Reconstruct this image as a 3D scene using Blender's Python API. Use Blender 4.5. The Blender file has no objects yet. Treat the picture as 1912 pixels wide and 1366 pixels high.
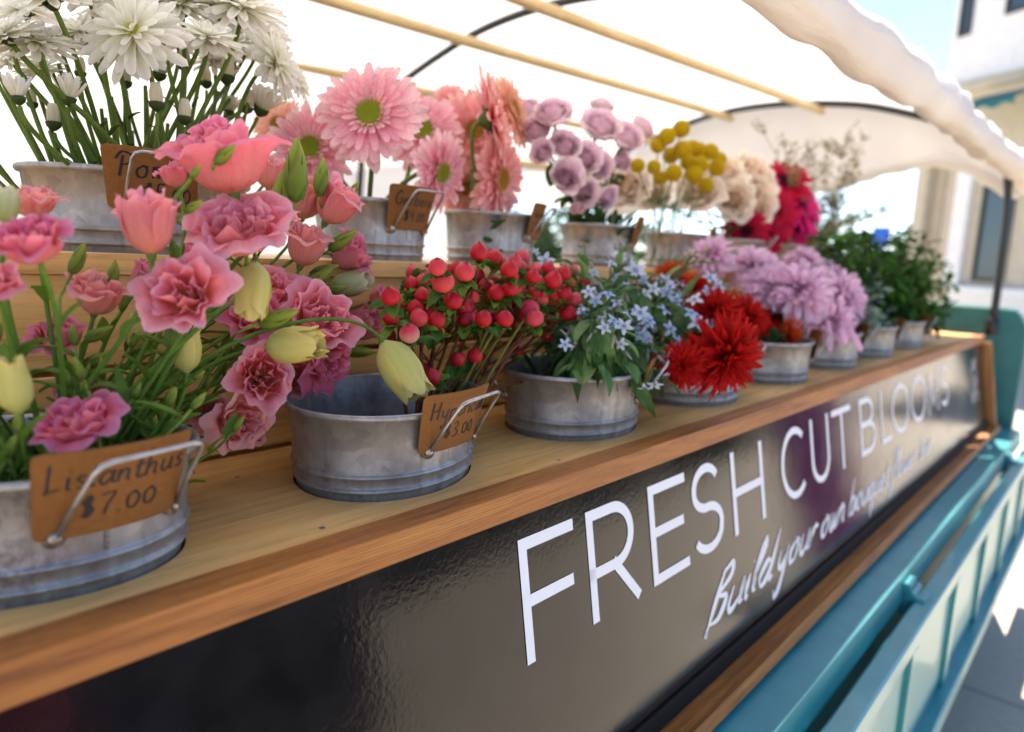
import bpy, math, random
import numpy as np
from mathutils import Vector, Matrix

R = random.Random(7)
NR = np.random.RandomState(5)
S = bpy.context.scene
COL = S.collection
rad = math.radians

# ------------------------------------------------------------------ camera
PW, PH, FPX = 1912.0, 1366.0, 1334.97
YAW, PITCH, ROLL = 0.8586, 0.1550, 0.0465
CAM = np.array([-1.3762, -0.4718, 0.2512])
_cy, _sy = math.cos(YAW), math.sin(YAW)
FW = np.array([_sy * math.cos(PITCH), _cy * math.cos(PITCH), -math.sin(PITCH)])
_r = np.array([_cy, -_sy, 0.0])
_u = np.cross(_r, FW)
RT = math.cos(ROLL) * _r + math.sin(ROLL) * _u
UP = -math.sin(ROLL) * _r + math.cos(ROLL) * _u
cam_d = bpy.data.cameras.new('camera')
cam = bpy.data.objects.new('camera', cam_d)
COL.objects.link(cam)
cam.matrix_world = Matrix(((RT[0], UP[0], -FW[0], CAM[0]), (RT[1], UP[1], -FW[1], CAM[1]),
                           (RT[2], UP[2], -FW[2], CAM[2]), (0, 0, 0, 1)))
cam_d.sensor_width = 36.0
cam_d.lens = FPX / PW * 36.0
cam_d.clip_start = 0.02
cam_d.clip_end = 2000
cam_d.dof.use_dof = True
cam_d.dof.focus_distance = 0.75
cam_d.dof.aperture_fstop = 3.0
S.camera = cam

# ------------------------------------------------------------------ sky, sun, exposure
SUN_TO = Vector((0.57, 0.168, 1.0)).normalized()
w = bpy.data.worlds.new('World')
S.world = w
w.use_nodes = True
nt = w.node_tree
nt.nodes.clear()
sky = nt.nodes.new('ShaderNodeTexSky')
sky.sky_type = 'NISHITA'
sky.sun_disc = False
sky.sun_elevation = math.asin(SUN_TO.z)
sky.sun_rotation = math.atan2(SUN_TO.x, SUN_TO.y)
sky.air_density = 0.7
sky.dust_density = 0.3
sky.ozone_density = 1.5
bg = nt.nodes.new('ShaderNodeBackground')
bg.inputs[1].default_value = 0.10
wo = nt.nodes.new('ShaderNodeOutputWorld')
nt.links.new(sky.outputs[0], bg.inputs[0])
nt.links.new(bg.outputs[0], wo.inputs[0])
sd = bpy.data.lights.new('sun', 'SUN')
sd.energy = 4.8
sd.angle = rad(0.53)
sd.color = (1.0, 0.93, 0.82)
sun = bpy.data.objects.new('sun', sd)
COL.objects.link(sun)
sun.location = (4, 1, 8)
sun.rotation_euler = SUN_TO.to_track_quat('Z', 'Y').to_euler()
vs = S.view_settings
vs.view_transform = 'Standard'
vs.look = 'None'
vs.gamma = 1.0
vs.exposure = 1.78
S.cycles.max_bounces = 10
S.cycles.diffuse_bounces = 5
S.cycles.transmission_bounces = 8
S.cycles.use_denoising = True
S.cycles.caustics_reflective = False
S.cycles.caustics_refractive = False
S.cycles.sample_clamp_indirect = 6.0
S.render.use_motion_blur = False

GZ = -1.20           # ground level (the lower shelf top is z = 0)

# ------------------------------------------------------------------ geometry helpers
def nrm(v):
    v = np.asarray(v, float)
    return v / (np.linalg.norm(v) + 1e-12)

def ray(u, v):
    return FW + RT * (u - PW / 2) / FPX - UP * (v - PH / 2) / FPX

def at(u, v, y=None, x=None, z=None):
    d = ray(u, v)
    i, val = (1, y) if y is not None else ((0, x) if x is not None else (2, z))
    return CAM + d * ((val - CAM[i]) / d[i])

def view(a, b, c):
    "direction given as right, up, towards the viewer of the stall"
    return nrm(RT * a + UP * b - FW * c)

def depth(p):
    return float((np.asarray(p) - CAM) @ FW)

class Acc:
    def __init__(s):
        s.v, s.f, s.c, s.m, s.n = [], [], [], [], 0
    def add(s, v, f, c, m=0):
        v = np.asarray(v, float).reshape(-1, 3)
        c = np.asarray(c, float)
        if c.ndim == 1:
            c = np.tile(c[:3], (len(v), 1))
        s.v.append(v)
        s.c.append(c.reshape(-1, 3))
        n = s.n
        s.f += [tuple(int(i) + n for i in q) for q in f]
        s.m += [m] * len(f)
        s.n += len(v)
    def mesh(s, name, mats, smooth=True):
        me = bpy.data.meshes.new(name)
        V = np.concatenate(s.v) if s.v else np.zeros((0, 3))
        me.from_pydata(V.tolist(), [], s.f)
        for m in (mats if isinstance(mats, (list, tuple)) else [mats]):
            me.materials.append(m)
        if s.f:
            me.polygons.foreach_set('material_index', s.m)
            me.polygons.foreach_set('use_smooth', [smooth] * len(s.f))
            C = np.concatenate(s.c)
            a = me.color_attributes.new('Col', 'FLOAT_COLOR', 'POINT')
            a.data.foreach_set('color', np.concatenate([C, np.ones((len(C), 1))], 1).ravel())
        me.update()
        return me

def grid_faces(nu, nv, wrap=False):
    f = []
    cols = nv if wrap else nv - 1
    for i in range(nu - 1):
        for j in range(cols):
            k = (j + 1) % nv
            f.append((i * nv + j, i * nv + k, (i + 1) * nv + k, (i + 1) * nv + j))
    return f

_gf = {}
def gf(nu, nv, wrap=False):
    k = (nu, nv, wrap)
    if k not in _gf:
        _gf[k] = grid_faces(nu, nv, wrap)
    return _gf[k]

def obj(name, me, parent=None, mat=None):
    o = bpy.data.objects.new(name, me)
    COL.objects.link(o)
    if parent is not None:
        o.parent = parent
    if mat is not None:
        o.matrix_local = mat
    return o

def thing(name, loc, label, cat, group=None, rz=0.0):
    o = bpy.data.objects.new(name, None)
    COL.objects.link(o)
    o.location = tuple(float(q) for q in loc)
    o.rotation_euler = (0, 0, rz)
    o.empty_display_size = 0.02
    o['label'] = label
    o['category'] = cat
    if group:
        o['group'] = group
    return o

def box(acc, a, b, c=(.5, .5, .5), m=0, bev=0.0):
    (x0, y0, z0), (x1, y1, z1) = a, b
    if bev <= 0:
        v = [(x0, y0, z0), (x1, y0, z0), (x1, y1, z0), (x0, y1, z0), (x0, y0, z1), (x1, y0, z1), (x1, y1, z1), (x0, y1, z1)]
        f = [(0, 3, 2, 1), (4, 5, 6, 7), (0, 1, 5, 4), (1, 2, 6, 5), (2, 3, 7, 6), (3, 0, 4, 7)]
        acc.add(v, f, c, m)
        return
    prism(acc, [(x0, y0), (x1, y0), (x1, y1), (x0, y1)], z0, z1, c, m, bev)

def prism(acc, poly, z0, z1, c=(.5, .5, .5), m=0, bev=0.0, frame=None):
    "extrude a CCW polygon (2-D) from z0 to z1 with small chamfers; frame maps local to world"
    P = np.array(poly, float)
    n = len(P)
    cen = P.mean(0)
    def inset(d):
        out = []
        for i in range(n):
            a, b, cc = P[i - 1], P[i], P[(i + 1) % n]
            e1, e2 = nrm(b - a), nrm(cc - b)
            n1, n2 = np.array([-e1[1], e1[0]]), np.array([-e2[1], e2[0]])
            h = n1 + n2
            out.append(b + h * d / max(1e-6, (h @ n1)))
        return np.array(out)
    Q = inset(bev) if bev > 0 else P
    rings = [(Q, z0), (P, z0 + bev), (P, z1 - bev), (Q, z1)] if bev > 0 else [(P, z0), (P, z1)]
    v = np.concatenate([np.column_stack([p, np.full(n, z)]) for p, z in rings])
    k = len(rings)
    f = []
    for i in range(k - 1):
        for j in range(n):
            q = (j + 1) % n
            f.append((i * n + j, i * n + q, (i + 1) * n + q, (i + 1) * n + j))
    f.append(tuple(range(n - 1, -1, -1)))
    f.append(tuple((k - 1) * n + j for j in range(n)))
    if frame is not None:
        v = v @ np.array(frame[0]).T + np.array(frame[1])
    acc.add(v, f, c, m)

def frames(pts):
    pts = np.asarray(pts, float)
    T = np.gradient(pts, axis=0)
    T /= np.linalg.norm(T, axis=1)[:, None] + 1e-12
    ref = np.array([0, 0, 1.0]) if abs(T[0][2]) < .9 else np.array([1.0, 0, 0])
    N = nrm(np.cross(T[0], ref))
    Ns = []
    for t in T:
        N = nrm(N - t * (N @ t))
        Ns.append(N)
    Ns = np.array(Ns)
    return T, Ns, np.cross(T, Ns)

def tube(acc, pts, r0, r1=None, c=(.1, .2, .05), c1=None, n=6, m=0, cap=True, bump=0):
    pts = np.asarray(pts, float)
    k = len(pts)
    r1 = r0 if r1 is None else r1
    c1 = c if c1 is None else c1
    T, N, B = frames(pts)
    rr = np.linspace(r0, r1, k)
    if bump:
        rr = rr * (1 + bump * NR.uniform(-1, 1, k))
    a = np.linspace(0, 2 * np.pi, n, endpoint=False)
    V = pts[:, None] + rr[:, None, None] * (np.cos(a)[None, :, None] * N[:, None] + np.sin(a)[None, :, None] * B[:, None])
    s = np.linspace(0, 1, k)[:, None]
    C = np.repeat(np.asarray(c)[None] * (1 - s) + np.asarray(c1)[None] * s, n, 0)
    f = list(gf(k, n, True))
    if cap:
        f = f + [tuple(range(n - 1, -1, -1)), tuple((k - 1) * n + j for j in range(n))]
    acc.add(V.reshape(-1, 3), f, C, m)

def bez(p0, p1, p2, p3, n=12):
    t = np.linspace(0, 1, n)[:, None]
    return (1 - t) ** 3 * p0 + 3 * (1 - t) ** 2 * t * p1 + 3 * (1 - t) * t ** 2 * p2 + t ** 3 * p3

def catmull(pts, n=6, closed=False):
    P = [np.asarray(p, float) for p in pts]
    if len(P) < 3:
        return np.array(P)
    Q = [P[-1]] + P + [P[0], P[1]] if closed else [2 * P[0] - P[1]] + P + [2 * P[-1] - P[-2]]
    out = []
    for i in range(1, len(Q) - 2):
        a, b, c, d = Q[i - 1:i + 3]
        for t in np.linspace(0, 1, n, endpoint=False):
            out.append(.5 * ((2 * b) + (c - a) * t + (2 * a - 5 * b + 4 * c - d) * t * t + (-a + 3 * b - 3 * c + d) * t ** 3))
    if not closed:
        out.append(P[-1])
    return np.array(out)

def lathe(acc, prof, n=32, c=(.5, .5, .5), m=0, sx=1.0, sy=1.0):
    prof = np.asarray(prof, float)
    a = np.linspace(0, 2 * np.pi, n, endpoint=False)
    V = np.stack([prof[:, 0][:, None] * np.cos(a) * sx, prof[:, 0][:, None] * np.sin(a) * sy, prof[:, 1][:, None] + 0 * a], -1)
    acc.add(V.reshape(-1, 3), gf(len(prof), n, True), c, m)

def mat_axis(pos, axis, scale=1.0, spin=0.0):
    "matrix taking +Z to axis"
    z = Vector(nrm(axis))
    q = z.to_track_quat('Z', 'Y')
    return Matrix.Translation(Vector(pos)) @ q.to_matrix().to_4x4() @ Matrix.Rotation(spin, 4, 'Z') @ Matrix.Scale(scale, 4)

# ------------------------------------------------------------------ materials
def new_mat(name):
    m = bpy.data.materials.new(name)
    m.use_nodes = True
    t = m.node_tree
    p = t.nodes['Principled BSDF']
    return m, t, p, t.nodes['Material Output']

def N(t, kind, **kw):
    n = t.nodes.new(kind)
    for k, v in kw.items():
        if isinstance(k, str) and hasattr(n, k):
            setattr(n, k, v)
        else:
            n.inputs[k].default_value = v
    return n

def ramp(t, fac, stops):
    r = t.nodes.new('ShaderNodeValToRGB')
    e = r.color_ramp.elements
    while len(e) < len(stops):
        e.new(0.5)
    for q, (p, c) in zip(e, stops):
        q.position = p
        q.color = (*c, 1) if len(c) == 3 else c
    t.links.new(fac, r.inputs[0])
    return r

def coords(t, scale=(1, 1, 1), obj_space=True):
    tc = t.nodes.new('ShaderNodeTexCoord')
    mp = t.nodes.new('ShaderNodeMapping')
    mp.inputs['Scale'].default_value = scale
    t.links.new(tc.outputs['Object' if obj_space else 'Generated'], mp.inputs[0])
    return mp.outputs[0]

def noise(t, vec, scale=5.0, detail=4.0, rough=.55, dist=0.0):
    n = t.nodes.new('ShaderNodeTexNoise')
    n.inputs['Scale'].default_value = scale
    n.inputs['Detail'].default_value = detail
    n.inputs['Roughness'].default_value = rough
    n.inputs['Distortion'].default_value = dist
    if vec is not None:
        t.links.new(vec, n.inputs['Vector'])
    return n

def mixc(t, fac, a, b, mode='MIX'):
    m = t.nodes.new('ShaderNodeMix')
    m.data_type = 'RGBA'
    m.blend_type = mode
    for val, i in ((fac, 0), (a, 6), (b, 7)):
        if hasattr(val, 'is_linked') or hasattr(val, 'links'):
            t.links.new(val, m.inputs[i])
        elif i == 0:
            m.inputs[0].default_value = val
        else:
            m.inputs[i].default_value = (*val, 1) if len(val) == 3 else val
    return m.outputs[2]

def bump(t, p, h, strength=.3, dist=.01):
    b = t.nodes.new('ShaderNodeBump')
    b.inputs['Strength'].default_value = strength
    b.inputs['Distance'].default_value = dist
    t.links.new(h, b.inputs['Height'])
    t.links.new(b.outputs[0], p.inputs['Normal'])
    return b

def plant_mat(name, trans=.3, rough=.5, nscale=60, namp=.16, spec=.3, back=None, stretch=1.0, edge=None):
    m, t, p, out = new_mat(name)
    a = N(t, 'ShaderNodeAttribute', attribute_name='Col')
    n = noise(t, coords(t, (1, 1, stretch)), nscale, 4)
    r = ramp(t, n.outputs[0], [(.3, (1 - namp,) * 3), (.7, (1 + namp * .6,) * 3)])
    c = mixc(t, 1.0, a.outputs[0], r.outputs[0], 'MULTIPLY')
    if edge is not None:
        ne = noise(t, coords(t), 45, 4, .7)
        re_ = ramp(t, ne.outputs[0], [(.60, (0, 0, 0)), (.80, (edge[1],) * 3)])
        c = mixc(t, re_.outputs[0], c, edge[0])
    if back is not None:
        g = t.nodes.new('ShaderNodeNewGeometry')
        cb = mixc(t, back[1], c, back[0])
        c = mixc(t, g.outputs['Backfacing'], c, cb)
    t.links.new(c, p.inputs['Base Color'])
    p.inputs['Roughness'].default_value = rough
    p.inputs['Specular IOR Level'].default_value = spec
    bump(t, p, n.outputs[0], .22, .002)
    if trans > 0:
        tr = t.nodes.new('ShaderNodeBsdfTranslucent')
        t.links.new(c, tr.inputs[0])
        mx = t.nodes.new('ShaderNodeMixShader')
        mx.inputs[0].default_value = trans
        t.links.new(p.outputs[0], mx.inputs[1])
        t.links.new(tr.outputs[0], mx.inputs[2])
        t.links.new(mx.outputs[0], out.inputs[0])
    return m

def wood_mat(name, dark, mid, light, axis=0, scale=1.0, rough=.5, saw=0.0, spec=.35, knots=False):
    m, t, p, out = new_mat(name)
    sc = [14.0, 14.0, 14.0]
    sc[axis] = .9
    v = coords(t, tuple(q * scale for q in sc))
    n1 = noise(t, v, 1.6, 6, .6, 1.2)
    n2 = noise(t, v, 9.0, 6, .75, .4)
    r1 = ramp(t, n1.outputs[0], [(.30, dark), (.5, mid), (.70, light)])
    r2 = ramp(t, n2.outputs[0], [(.32, (.66, .62, .58)), (.5, (.97, .96, .95)), (.7, (1.06, 1.05, 1.04))])
    c = mixc(t, 1.0, r1.outputs[0], r2.outputs[0], 'MULTIPLY')
    t.links.new(c, p.inputs['Base Color'])
    p.inputs['Roughness'].default_value = rough
    p.inputs['Specular IOR Level'].default_value = spec
    h = n2.outputs[0]
    if saw > 0:
        s2 = [1.0, 1.0, 1.0]
        s2[axis] = .02
        wv = N(t, 'ShaderNodeTexWave', wave_type='BANDS', bands_direction='Z')
        t.links.new(coords(t, (1, 1, 1)), wv.inputs[0])
        wv.inputs['Scale'].default_value = 110
        wv.inputs['Distortion'].default_value = 1.5
        wv.inputs['Detail'].default_value = 2
        mm = N(t, 'ShaderNodeMath', operation='MULTIPLY_ADD')
        t.links.new(wv.outputs[1], mm.inputs[0])
        mm.inputs[1].default_value = saw
        t.links.new(n2.outputs[0], mm.inputs[2])
        h = mm.outputs[0]
        c2 = mixc(t, .28 * min(1, saw), c, wv.outputs[0], 'MULTIPLY')
        t.links.new(c2, p.inputs['Base Color'])
    bump(t, p, h, .25, .0012)
    return m

def plain_mat(name, col, rough=.5, metal=0.0, spec=.5, nz=.12, ns=40, coat=0.0, bmp=0.0):
    m, t, p, out = new_mat(name)
    n = noise(t, coords(t), ns, 4)
    r = ramp(t, n.outputs[0], [(.3, tuple(q * (1 - nz) for q in col)), (.7, tuple(min(1, q * (1 + nz * .7)) for q in col))])
    t.links.new(r.outputs[0], p.inputs['Base Color'])
    p.inputs['Roughness'].default_value = rough
    p.inputs['Metallic'].default_value = metal
    p.inputs['Specular IOR Level'].default_value = spec
    p.inputs['Coat Weight'].default_value = coat
    p.inputs['Coat Roughness'].default_value = .08
    if bmp:
        bump(t, p, n.outputs[0], bmp, .002)
    return m

def galv_mat():
    m, t, p, out = new_mat('galvanised_steel')
    v = coords(t)
    vo = N(t, 'ShaderNodeTexVoronoi', feature='F1')
    vo.inputs['Scale'].default_value = 95
    t.links.new(v, vo.inputs['Vector'])
    n1 = noise(t, v, 14, 5, .6, .6)
    n2 = noise(t, v, 160, 4, .7)
    n3 = noise(t, v, 6, 3, .5)
    spang = ramp(t, vo.outputs['Color'], [(.1, (.30, .30, .305)), (.9, (.41, .41, .415))])
    cl = ramp(t, n1.outputs[0], [(.3, (.70, .66, .62)), (.52, (.97, .96, .95)), (.75, (1.12, 1.13, 1.17))])
    c = mixc(t, 1.0, spang.outputs[0], cl.outputs[0], 'MULTIPLY')
    nd = noise(t, coords(t, (1, 1, .07)), 55, 4, .6)
    rd = ramp(t, nd.outputs[0], [(.36, (.80, .78, .76)), (.5, (1, 1, 1)), (.68, (1.07, 1.07, 1.08))])
    c = mixc(t, 1.0, c, rd.outputs[0], 'MULTIPLY')
    # dark mottled corrosion in patches
    pm = N(t, 'ShaderNodeMath', operation='MULTIPLY')
    rp = ramp(t, n3.outputs[0], [(.60, (0, 0, 0)), (.72, (1, 1, 1))])
    rq = ramp(t, n2.outputs[0], [(.48, (0, 0, 0)), (.56, (1, 1, 1))])
    t.links.new(rp.outputs[0], pm.inputs[0])
    t.links.new(rq.outputs[0], pm.inputs[1])
    c = mixc(t, pm.outputs[0], c, (.13, .10, .10))
    t.links.new(c, p.inputs['Base Color'])
    p.inputs['Metallic'].default_value = .70
    rr = ramp(t, n1.outputs[0], [(.3, (.58,) * 3), (.7, (.40,) * 3)])
    t.links.new(rr.outputs[0], p.inputs['Roughness'])
    bump(t, p, n1.outputs[0], .10, .004)
    return m

def canvas_mat(name, trans, c0, c1):
    m, t, p, out = new_mat(name)
    v = coords(t)
    n = noise(t, v, 3.0, 4, .55)
    n2 = noise(t, v, 180, 2)
    r = ramp(t, n.outputs[0], [(.3, c0), (.7, c1)])
    t.links.new(r.outputs[0], p.inputs['Base Color'])
    p.inputs['Roughness'].default_value = .8
    p.inputs['Specular IOR Level'].default_value = .15
    n3 = noise(t, coords(t, (.22, 1, 1)), 34, 5, .6, .8)
    ad = N(t, 'ShaderNodeMath', operation='MULTIPLY_ADD')
    t.links.new(n3.outputs[0], ad.inputs[0])
    ad.inputs[1].default_value = 12.0
    t.links.new(n2.outputs[0], ad.inputs[2])
    bump(t, p, ad.outputs[0], .22 if trans < .2 else .12, .0018)
    tr = t.nodes.new('ShaderNodeBsdfTranslucent')
    tr.inputs[0].default_value = (.86, .84, .82, 1)
    mx = t.nodes.new('ShaderNodeMixShader')
    mx.inputs[0].default_value = trans
    t.links.new(p.outputs[0], mx.inputs[1])
    t.links.new(tr.outputs[0], mx.inputs[2])
    t.links.new(mx.outputs[0], out.inputs[0])
    return m

def sign_mat():
    m, t, p, out = new_mat('glossy_black_vinyl')
    v = coords(t)
    n = noise(t, v, 170, 3, .55, .3)
    n2 = noise(t, v, 26, 2, .5)
    a = N(t, 'ShaderNodeMath', operation='MULTIPLY_ADD')
    t.links.new(n2.outputs[0], a.inputs[0])
    a.inputs[1].default_value = .9
    t.links.new(n.outputs[0], a.inputs[2])
    c = ramp(t, n2.outputs[0], [(.3, (.006, .006, .007)), (.7, (.012, .011, .012))])
    t.links.new(c.outputs[0], p.inputs['Base Color'])
    nr = noise(t, v, 5, 5, .65)
    rr = ramp(t, nr.outputs[0], [(.35, (.07,) * 3), (.72, (.17,) * 3)])
    t.links.new(rr.outputs[0], p.inputs['Roughness'])
    p.inputs['Specular IOR Level'].default_value = .40
    bump(t, p, a.outputs[0], .075, .0016)
    return m

M_PLANT = plant_mat('leaf_and_stem', .25, .5, 70, .22, .18)
M_WHITE = plant_mat('white_petal', .48, .6, 50, .06, .1)
M_PINK = plant_mat('pink_petal', .40, .5, 30, .18, .10, stretch=.3, edge=((.92, .70, .60), .3))
M_LISI = plant_mat('lisianthus_petal', .44, .46, 34, .16, .10, back=((.93, .34, .34), .45), stretch=.10, edge=((.92, .62, .52), .22))
M_YEL = plant_mat('yellow_bud', .30, .45, 60, .12, .25)
M_BERRY = plant_mat('hypericum_berry', .0, .27, 90, .22, .22)
M_FUZZ = plant_mat('fuzzy_ball', .05, .8, 400, .35, .1)
M_RED = plant_mat('red_petal', .28, .45, 60, .16, .12)
M_BLUE = plant_mat('blue_petal', .3, .5, 60, .1, .2)
M_CORE = plant_mat('flower_core', .1, .7, 300, .25, .1)
M_PINE = wood_mat('pine_shelf', (.63, .32, .095), (.80, .455, .150), (.86, .54, .200), 0, 1.0, .42)
M_CEDAR = wood_mat('cedar_trim', (.26, .085, .018), (.46, .17, .036), (.58, .245, .055), 0, 1.9, .5, saw=.8)
M_POLE = wood_mat('bamboo_pole', (.56, .41, .20), (.68, .52, .28), (.76, .61, .36), 0, .8, .45)
M_GALV = galv_mat()
M_WIRE = plain_mat('handle_wire', (.40, .40, .41), .34, .85, nz=.25, ns=90)
M_RIVET = plain_mat('rivet_steel', (.40, .36, .32), .35, .85, nz=.3, ns=200)
M_KRAFT = plain_mat('kraft_card', (.215, .088, .022), .75, 0, .2, nz=.14, ns=260)
M_INK = plain_mat('black_marker_ink', (.012, .012, .02), .5, 0, .3)
M_SIGN = sign_mat()
M_LETTER = plain_mat('white_vinyl_letter', (.80, .81, .84), .38, 0, .4, nz=.03)
M_BLACK = plain_mat('black_steel_tube', (.012, .012, .013), .35, 0, .5, nz=.2)
M_GAP = plain_mat('matte_black', (.008, .007, .007), .7, 0, .2)
M_CANVAS = canvas_mat('white_canvas', .42, (.78, .77, .76), (.86, .85, .84))
M_ROLL = canvas_mat('rolled_canvas_layers', .10, (.70, .63, .58), (.82, .77, .73))  # warm bounce light tinted into the canvas colour of the roll
M_ENDC = canvas_mat('double_canvas', .05, (.62, .59, .57), (.70, .67, .65))
M_TEAL = plain_mat('teal_paint', (.042, .275, .295), .36, 0, .5, nz=.14, ns=14, coat=.25)
M_TEAL_SHADED = plain_mat('shaded_teal_paint', (.032, .165, .165), .4, 0, .4, nz=.16, ns=14, coat=.15)  # truck teal darkened, putting the headboard's shade into its colour

# ------------------------------------------------------------------ petals, leaves and flower heads
_ff = {}
def gff(nu, nv):
    if (nu, nv) not in _ff:
        _ff[(nu, nv)] = [q[::-1] for q in grid_faces(nu, nv)]
    return _ff[(nu, nv)]

def hw(shape, s):
    if shape == 'strap':
        return np.minimum(1, (s * 4 + .28)) * np.sqrt(np.maximum(0, 1 - s ** 7)) * (.72 + .28 * s)
    if shape == 'spoon':
        return (.45 + .55 * s ** .8) * np.sqrt(np.maximum(0, 1 - s ** 5))
    if shape == 'lance':
        return np.sin(np.pi * np.clip(s, 0, 1) ** .75) ** .9 + .03 * (1 - s)
    if shape == 'oval':
        return np.sin(np.pi * np.clip(s * .97 + .03, 0, 1) ** .85) ** .65
    return np.sqrt(np.maximum(0, 1 - s ** 4))

def strap(acc, L, W, e0, e1, az, r0=0.0, z0=0.0, cup=0.0, c0=(1, 1, 1), c1=(1, 1, 1), nu=6, nv=3,
          shape='strap', ruf=0.0, frame=None, tw=0.0, side=0.0, jit=.07, mid=None):
    s = 1 - (1 - np.linspace(0, 1, nu)) ** 1.35
    t = np.linspace(-1, 1, nv)
    e = e0 + (e1 - e0) * s
    ds = np.diff(s) * L
    X = r0 + np.concatenate([[0], np.cumsum(np.cos((e[1:] + e[:-1]) / 2) * ds)])
    Z = z0 + np.concatenate([[0], np.cumsum(np.sin((e[1:] + e[:-1]) / 2) * ds)])
    h = hw(shape, s) * W / 2
    Y = h[:, None] * t[None] + (side * L * s ** 2)[:, None]
    off = cup * W * (t ** 2)[None] * np.ones(nu)[:, None]
    if ruf:
        ph = NR.uniform(0, 6.28, 3)
        off = off + ruf * (s ** 1.5)[:, None] * (np.sin(3.1 * t + ph[0]) + .7 * np.sin(6.3 * t + ph[1] + 3 * s[:, None]))
    if tw:
        off = off + tw * s[:, None] * Y
    nx, nz = -np.sin(e), np.cos(e)
    V = np.stack([X[:, None] + off * nx[:, None], Y, Z[:, None] + off * nz[:, None]], -1).reshape(-1, 3)
    ca, sa = math.cos(az), math.sin(az)
    V = V @ np.array([[ca, sa, 0], [-sa, ca, 0], [0, 0, 1]])
    if frame is not None:
        V = V @ frame[0].T + frame[1]
    k = 1 + NR.uniform(-jit, jit)
    ss = s[:, None, None]
    C = np.asarray(c0)[None, None] * (1 - ss) + np.asarray(c1)[None, None] * ss
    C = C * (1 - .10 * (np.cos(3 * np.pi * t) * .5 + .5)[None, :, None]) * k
    C = np.broadcast_to(C, (nu, nv, 3)).reshape(-1, 3)
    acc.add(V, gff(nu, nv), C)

def shell(acc, az, span, prof, drop=.18, ruf=.0, c0=(1, 1, 1), c1=(1, 1, 1), ce=None, nu=8, nv=9, jit=.07, lean=0.0, freq=1.0):
    "a cupped petal wrapped about the axis; prof = [(r, z), ...] from base to lip"
    s = np.linspace(0, 1, nu)
    t = np.linspace(-1, 1, nv)
    pr = catmull([np.array(q) for q in prof], 8)
    d = np.concatenate([[0], np.cumsum(np.linalg.norm(np.diff(pr, axis=0), axis=1))])
    d /= d[-1]
    # rounded top: shorter towards the sides
    SS = s[:, None] * (1 - drop * np.abs(t)[None] ** 2.4 * 1.0)
    Rr = np.interp(SS.ravel(), d, pr[:, 0]).reshape(SS.shape)
    Zz = np.interp(SS.ravel(), d, pr[:, 1]).reshape(SS.shape)
    wsh = (.55 + .45 * np.sin(np.pi * np.minimum(1, s * .62 + .06)))[:, None]
    A = az + t[None] * span / 2 * wsh
    if ruf:
        ph = NR.uniform(0, 6.28, 4)
        g = (s ** 2.2)[:, None]
        wob = np.sin(freq * 4.2 * t + ph[0])[None] + .8 * np.sin(freq * 8.1 * t + ph[1])[None]
        Rr = Rr + ruf * g * wob
        Zz = Zz + ruf * .8 * g * (np.sin(freq * 5.1 * t + ph[2]) + .6 * np.sin(freq * 9.7 * t + ph[0]))[None]
    if ruf:
        nj = NR.uniform(-1, 1, (nv,)) * (s[:, None] > .93) * .22 * ruf
        Rr, Zz = Rr + nj, Zz + nj
    V = np.stack([Rr * np.cos(A), Rr * np.sin(A), Zz], -1)
    if lean:
        V[..., 0] += lean * math.cos(az) * V[..., 2]
        V[..., 1] += lean * math.sin(az) * V[..., 2]
    k = 1 + NR.uniform(-jit, jit)
    ss = s[:, None, None]
    C = np.asarray(c0) * (1 - ss) + np.asarray(c1) * ss
    if ce is not None:
        e = np.clip((ss - .72) / .28, 0, 1) ** 1.5
        C = C * (1 - e) + np.asarray(ce) * e
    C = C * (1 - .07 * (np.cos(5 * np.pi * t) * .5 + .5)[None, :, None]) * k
    C = np.broadcast_to(C, (nu, nv, 3)).reshape(-1, 3)
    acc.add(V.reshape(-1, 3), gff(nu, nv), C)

GREEN = (.115, .215, .028)
GREEN_L = (.24, .36, .055)
GREEN_D = (.040, .095, .022)

def leaf(acc, p, d, up, L, W, curl=.6, c=GREEN, nu=7, nv=5, shape='lance', ruf=0.0):
    d = nrm(d)
    up = np.asarray(up, float)
    y = np.cross(up, d)
    if np.linalg.norm(y) < 1e-3:
        y = np.cross([1, 0, .2], d)
    y = nrm(y)
    z = np.cross(d, y)
    F = np.column_stack([d, y, z])
    cc = np.asarray(c) * (1 + NR.uniform(-.2, .25))
    strap(acc, L, W, .25, .25 - curl * 2, 0, 0, 0, .22, cc * .9, cc * 1.12, nu, nv, shape, ruf * W, frame=(F, np.asarray(p, float)), tw=NR.uniform(-.3, .3))

def calyx(acc, n=5, L=.5, W=.16, e0=1.2, e1=1.0, r0=.05, z0=-.05, c=GREEN, bulb=.12):
    lathe(acc, [(.02, z0 - bulb * 1.6), (bulb * .7, z0 - bulb * .9), (bulb, z0), (bulb * .8, z0 + bulb * .5)], 10, c)
    for i in range(n):
        strap(acc, L * R.uniform(.8, 1.2), W, e0, e1 + R.uniform(-.2, .2), i * 6.283 / n + R.uniform(-.2, .2), bulb * .9, z0, .2, c, np.array(c) * 1.3, 6, 3, 'lance')

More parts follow.
